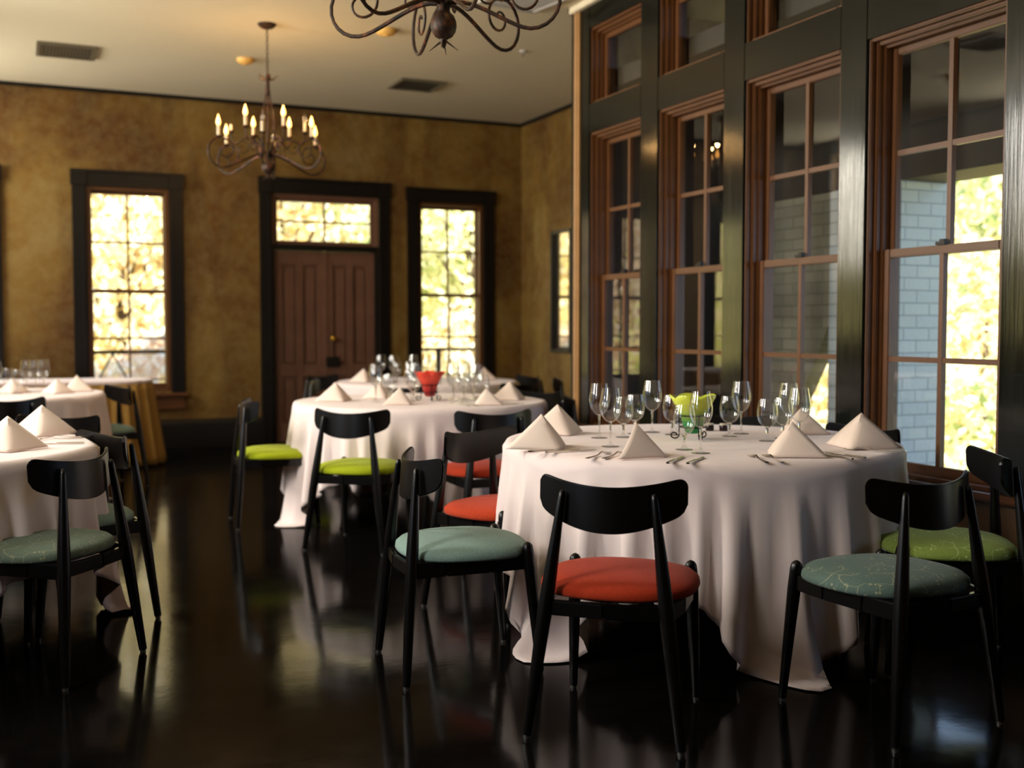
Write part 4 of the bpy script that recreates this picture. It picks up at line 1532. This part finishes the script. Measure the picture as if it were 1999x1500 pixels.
# ------------------------------------------------------------------ cutlery
def make_knife():
    t = thing('table_knife', '', 'cutlery')
    MB().prism([(-.007, -.11), (.006, -.11), (.008, -.09), (.0055, -.02), (.005, .0), (-.005, .0), (-.0055, -.02), (-.008, -.09)], .0012, .0075, 'z').build('handle', 'silver', t, bevel=.002)
    MB().prism([(-.005, .0), (.006, .0), (.009, .03), (.009, .09), (.005, .115), (-.004, .12), (-.006, .10)], .0015, .0035, 'z').build('blade', 'silver', t, bevel=.0006)
    return t
def make_fork():
    t = thing('table_fork', '', 'cutlery')
    def hz(y):
        return .004 + .010 * math.exp(-((y - .045) / .03) ** 2) + (.006 if y > .09 else 0) * (y - .09) / .03
    h = MB()
    ys = np.linspace(-.10, .05, 16)
    ws = [.0085 if y < -.08 else .0085 - .0055 * min(1, (y + .08) / .08) for y in ys]
    for (y0, w0), (y1, w1) in zip(zip(ys, ws), list(zip(ys, ws))[1:]):
        v = [(-w0, y0, hz(y0)), (w0, y0, hz(y0)), (w1, y1, hz(y1)), (-w1, y1, hz(y1))]
        v += [(a, b, c - .0022) for a, b, c in v]
        h.add(v, [(0, 1, 2, 3), (7, 6, 5, 4), (0, 4, 5, 1), (1, 5, 6, 2), (2, 6, 7, 3), (3, 7, 4, 0)])
    h.build('handle', 'silver', t, weld=False)
    ti = MB()
    def hb(y):
        return .012 - .35 * (y - .05) * (y < .078) - (.0098 if y >= .078 else 0) + .10 * max(0, y - .078)
    v = []
    for y, w in ((.05, .003), (.06, .010), (.075, .0125)):
        v.append((y, w))
    for (y0, w0), (y1, w1) in zip(v, v[1:]):
        q = [(-w0, y0, hz(y0)), (w0, y0, hz(y0)), (w1, y1, hz(y1) - .002), (-w1, y1, hz(y1) - .002)]
        q += [(a, b, c - .002) for a, b, c in q]
        ti.add(q, [(0, 1, 2, 3), (7, 6, 5, 4), (0, 4, 5, 1), (1, 5, 6, 2), (2, 6, 7, 3), (3, 7, 4, 0)])
    for k in range(4):
        x = -.0103 + k * .0069
        ti.tube([(x, .073, hz(.073) - .002), (x, .09, .0035), (x * .96, .105, .003), (x * .94, .118, .006)], [.0016, .0016, .0014, .0008], 6)
    ti.build('tines', 'silver', t)
    return t
cut_proto = {}
def cutlery(kind, x, y, deg, label, group):
    if kind not in cut_proto:
        cut_proto[kind] = o = make_knife() if kind == 'knife' else make_fork()
    else:
        o = copy_tree(cut_proto[kind])
    o.location = (x, y, .767)
    o.rotation_euler = (0, 0, R(deg - 90))
    tag(o, label, 'cutlery', group)
def toward(x, y, c):
    return math.degrees(math.atan2(c[1] - y, c[0] - x))
gc = 'cutlery on the table by the windows'
# (x, y, heading) measured on the cloth
cutlery('knife', 1.915, 3.845, 0, 'knife lying nearest the rim in front of the left-edge napkin', gc)
cutlery('knife', 1.965, 3.80, 3, 'knife beside the left-edge napkin, the inner of the two', gc)
cutlery('fork', 1.99, 3.625, 39, 'left one of two forks beside the sideways napkin', gc)
cutlery('fork', 2.045, 3.60, 39, 'right one of two forks beside the sideways napkin', gc)
cutlery('knife', 2.18, 3.385, 43, 'left one of two knives in front of the tall wine glass', gc)
cutlery('knife', 2.24, 3.345, 42, 'right one of two knives in front of the tall wine glass', gc)
cutlery('fork', 2.475, 3.285, 69, 'left one of two forks by the peach lit napkin', gc)
cutlery('fork', 2.53, 3.27, 70, 'right one of two forks by the peach lit napkin', gc)
cutlery('knife', 2.79, 3.245, 86, 'nearer of two knives right of the peach lit napkin', gc)
cutlery('knife', 2.85, 3.255, 90, 'farther of two knives right of the peach lit napkin', gc)
cutlery('fork', 3.05, 3.325, 120, 'fork lying against the front of the pink right-edge napkin', gc)
cutlery('fork', 3.10, 3.345, 125, 'second fork in front of the pink right-edge napkin', gc)
gc = 'cutlery on the left table'
cutlery('knife', .15, 4.93, 165, 'knife right of the large left-edge napkin', gc)
cutlery('fork', .17, 5.13, 190, 'nearer fork before the pale napkin on the left table', gc)
cutlery('fork', .20, 5.20, 192, 'farther fork before the pale napkin on the left table', gc)
gc = 'cutlery on the table by the door'
cutlery('knife', 2.55, 6.38, 85, 'left knife on the middle table between vase and napkin', gc)
cutlery('knife', 2.60, 6.37, 85, 'right knife on the middle table between vase and napkin', gc)
cutlery('fork', 2.83, 6.38, 120, 'left fork shining at the front right rim of the middle table', gc)
cutlery('fork', 2.88, 6.41, 122, 'right fork shining at the front right rim of the middle table', gc)
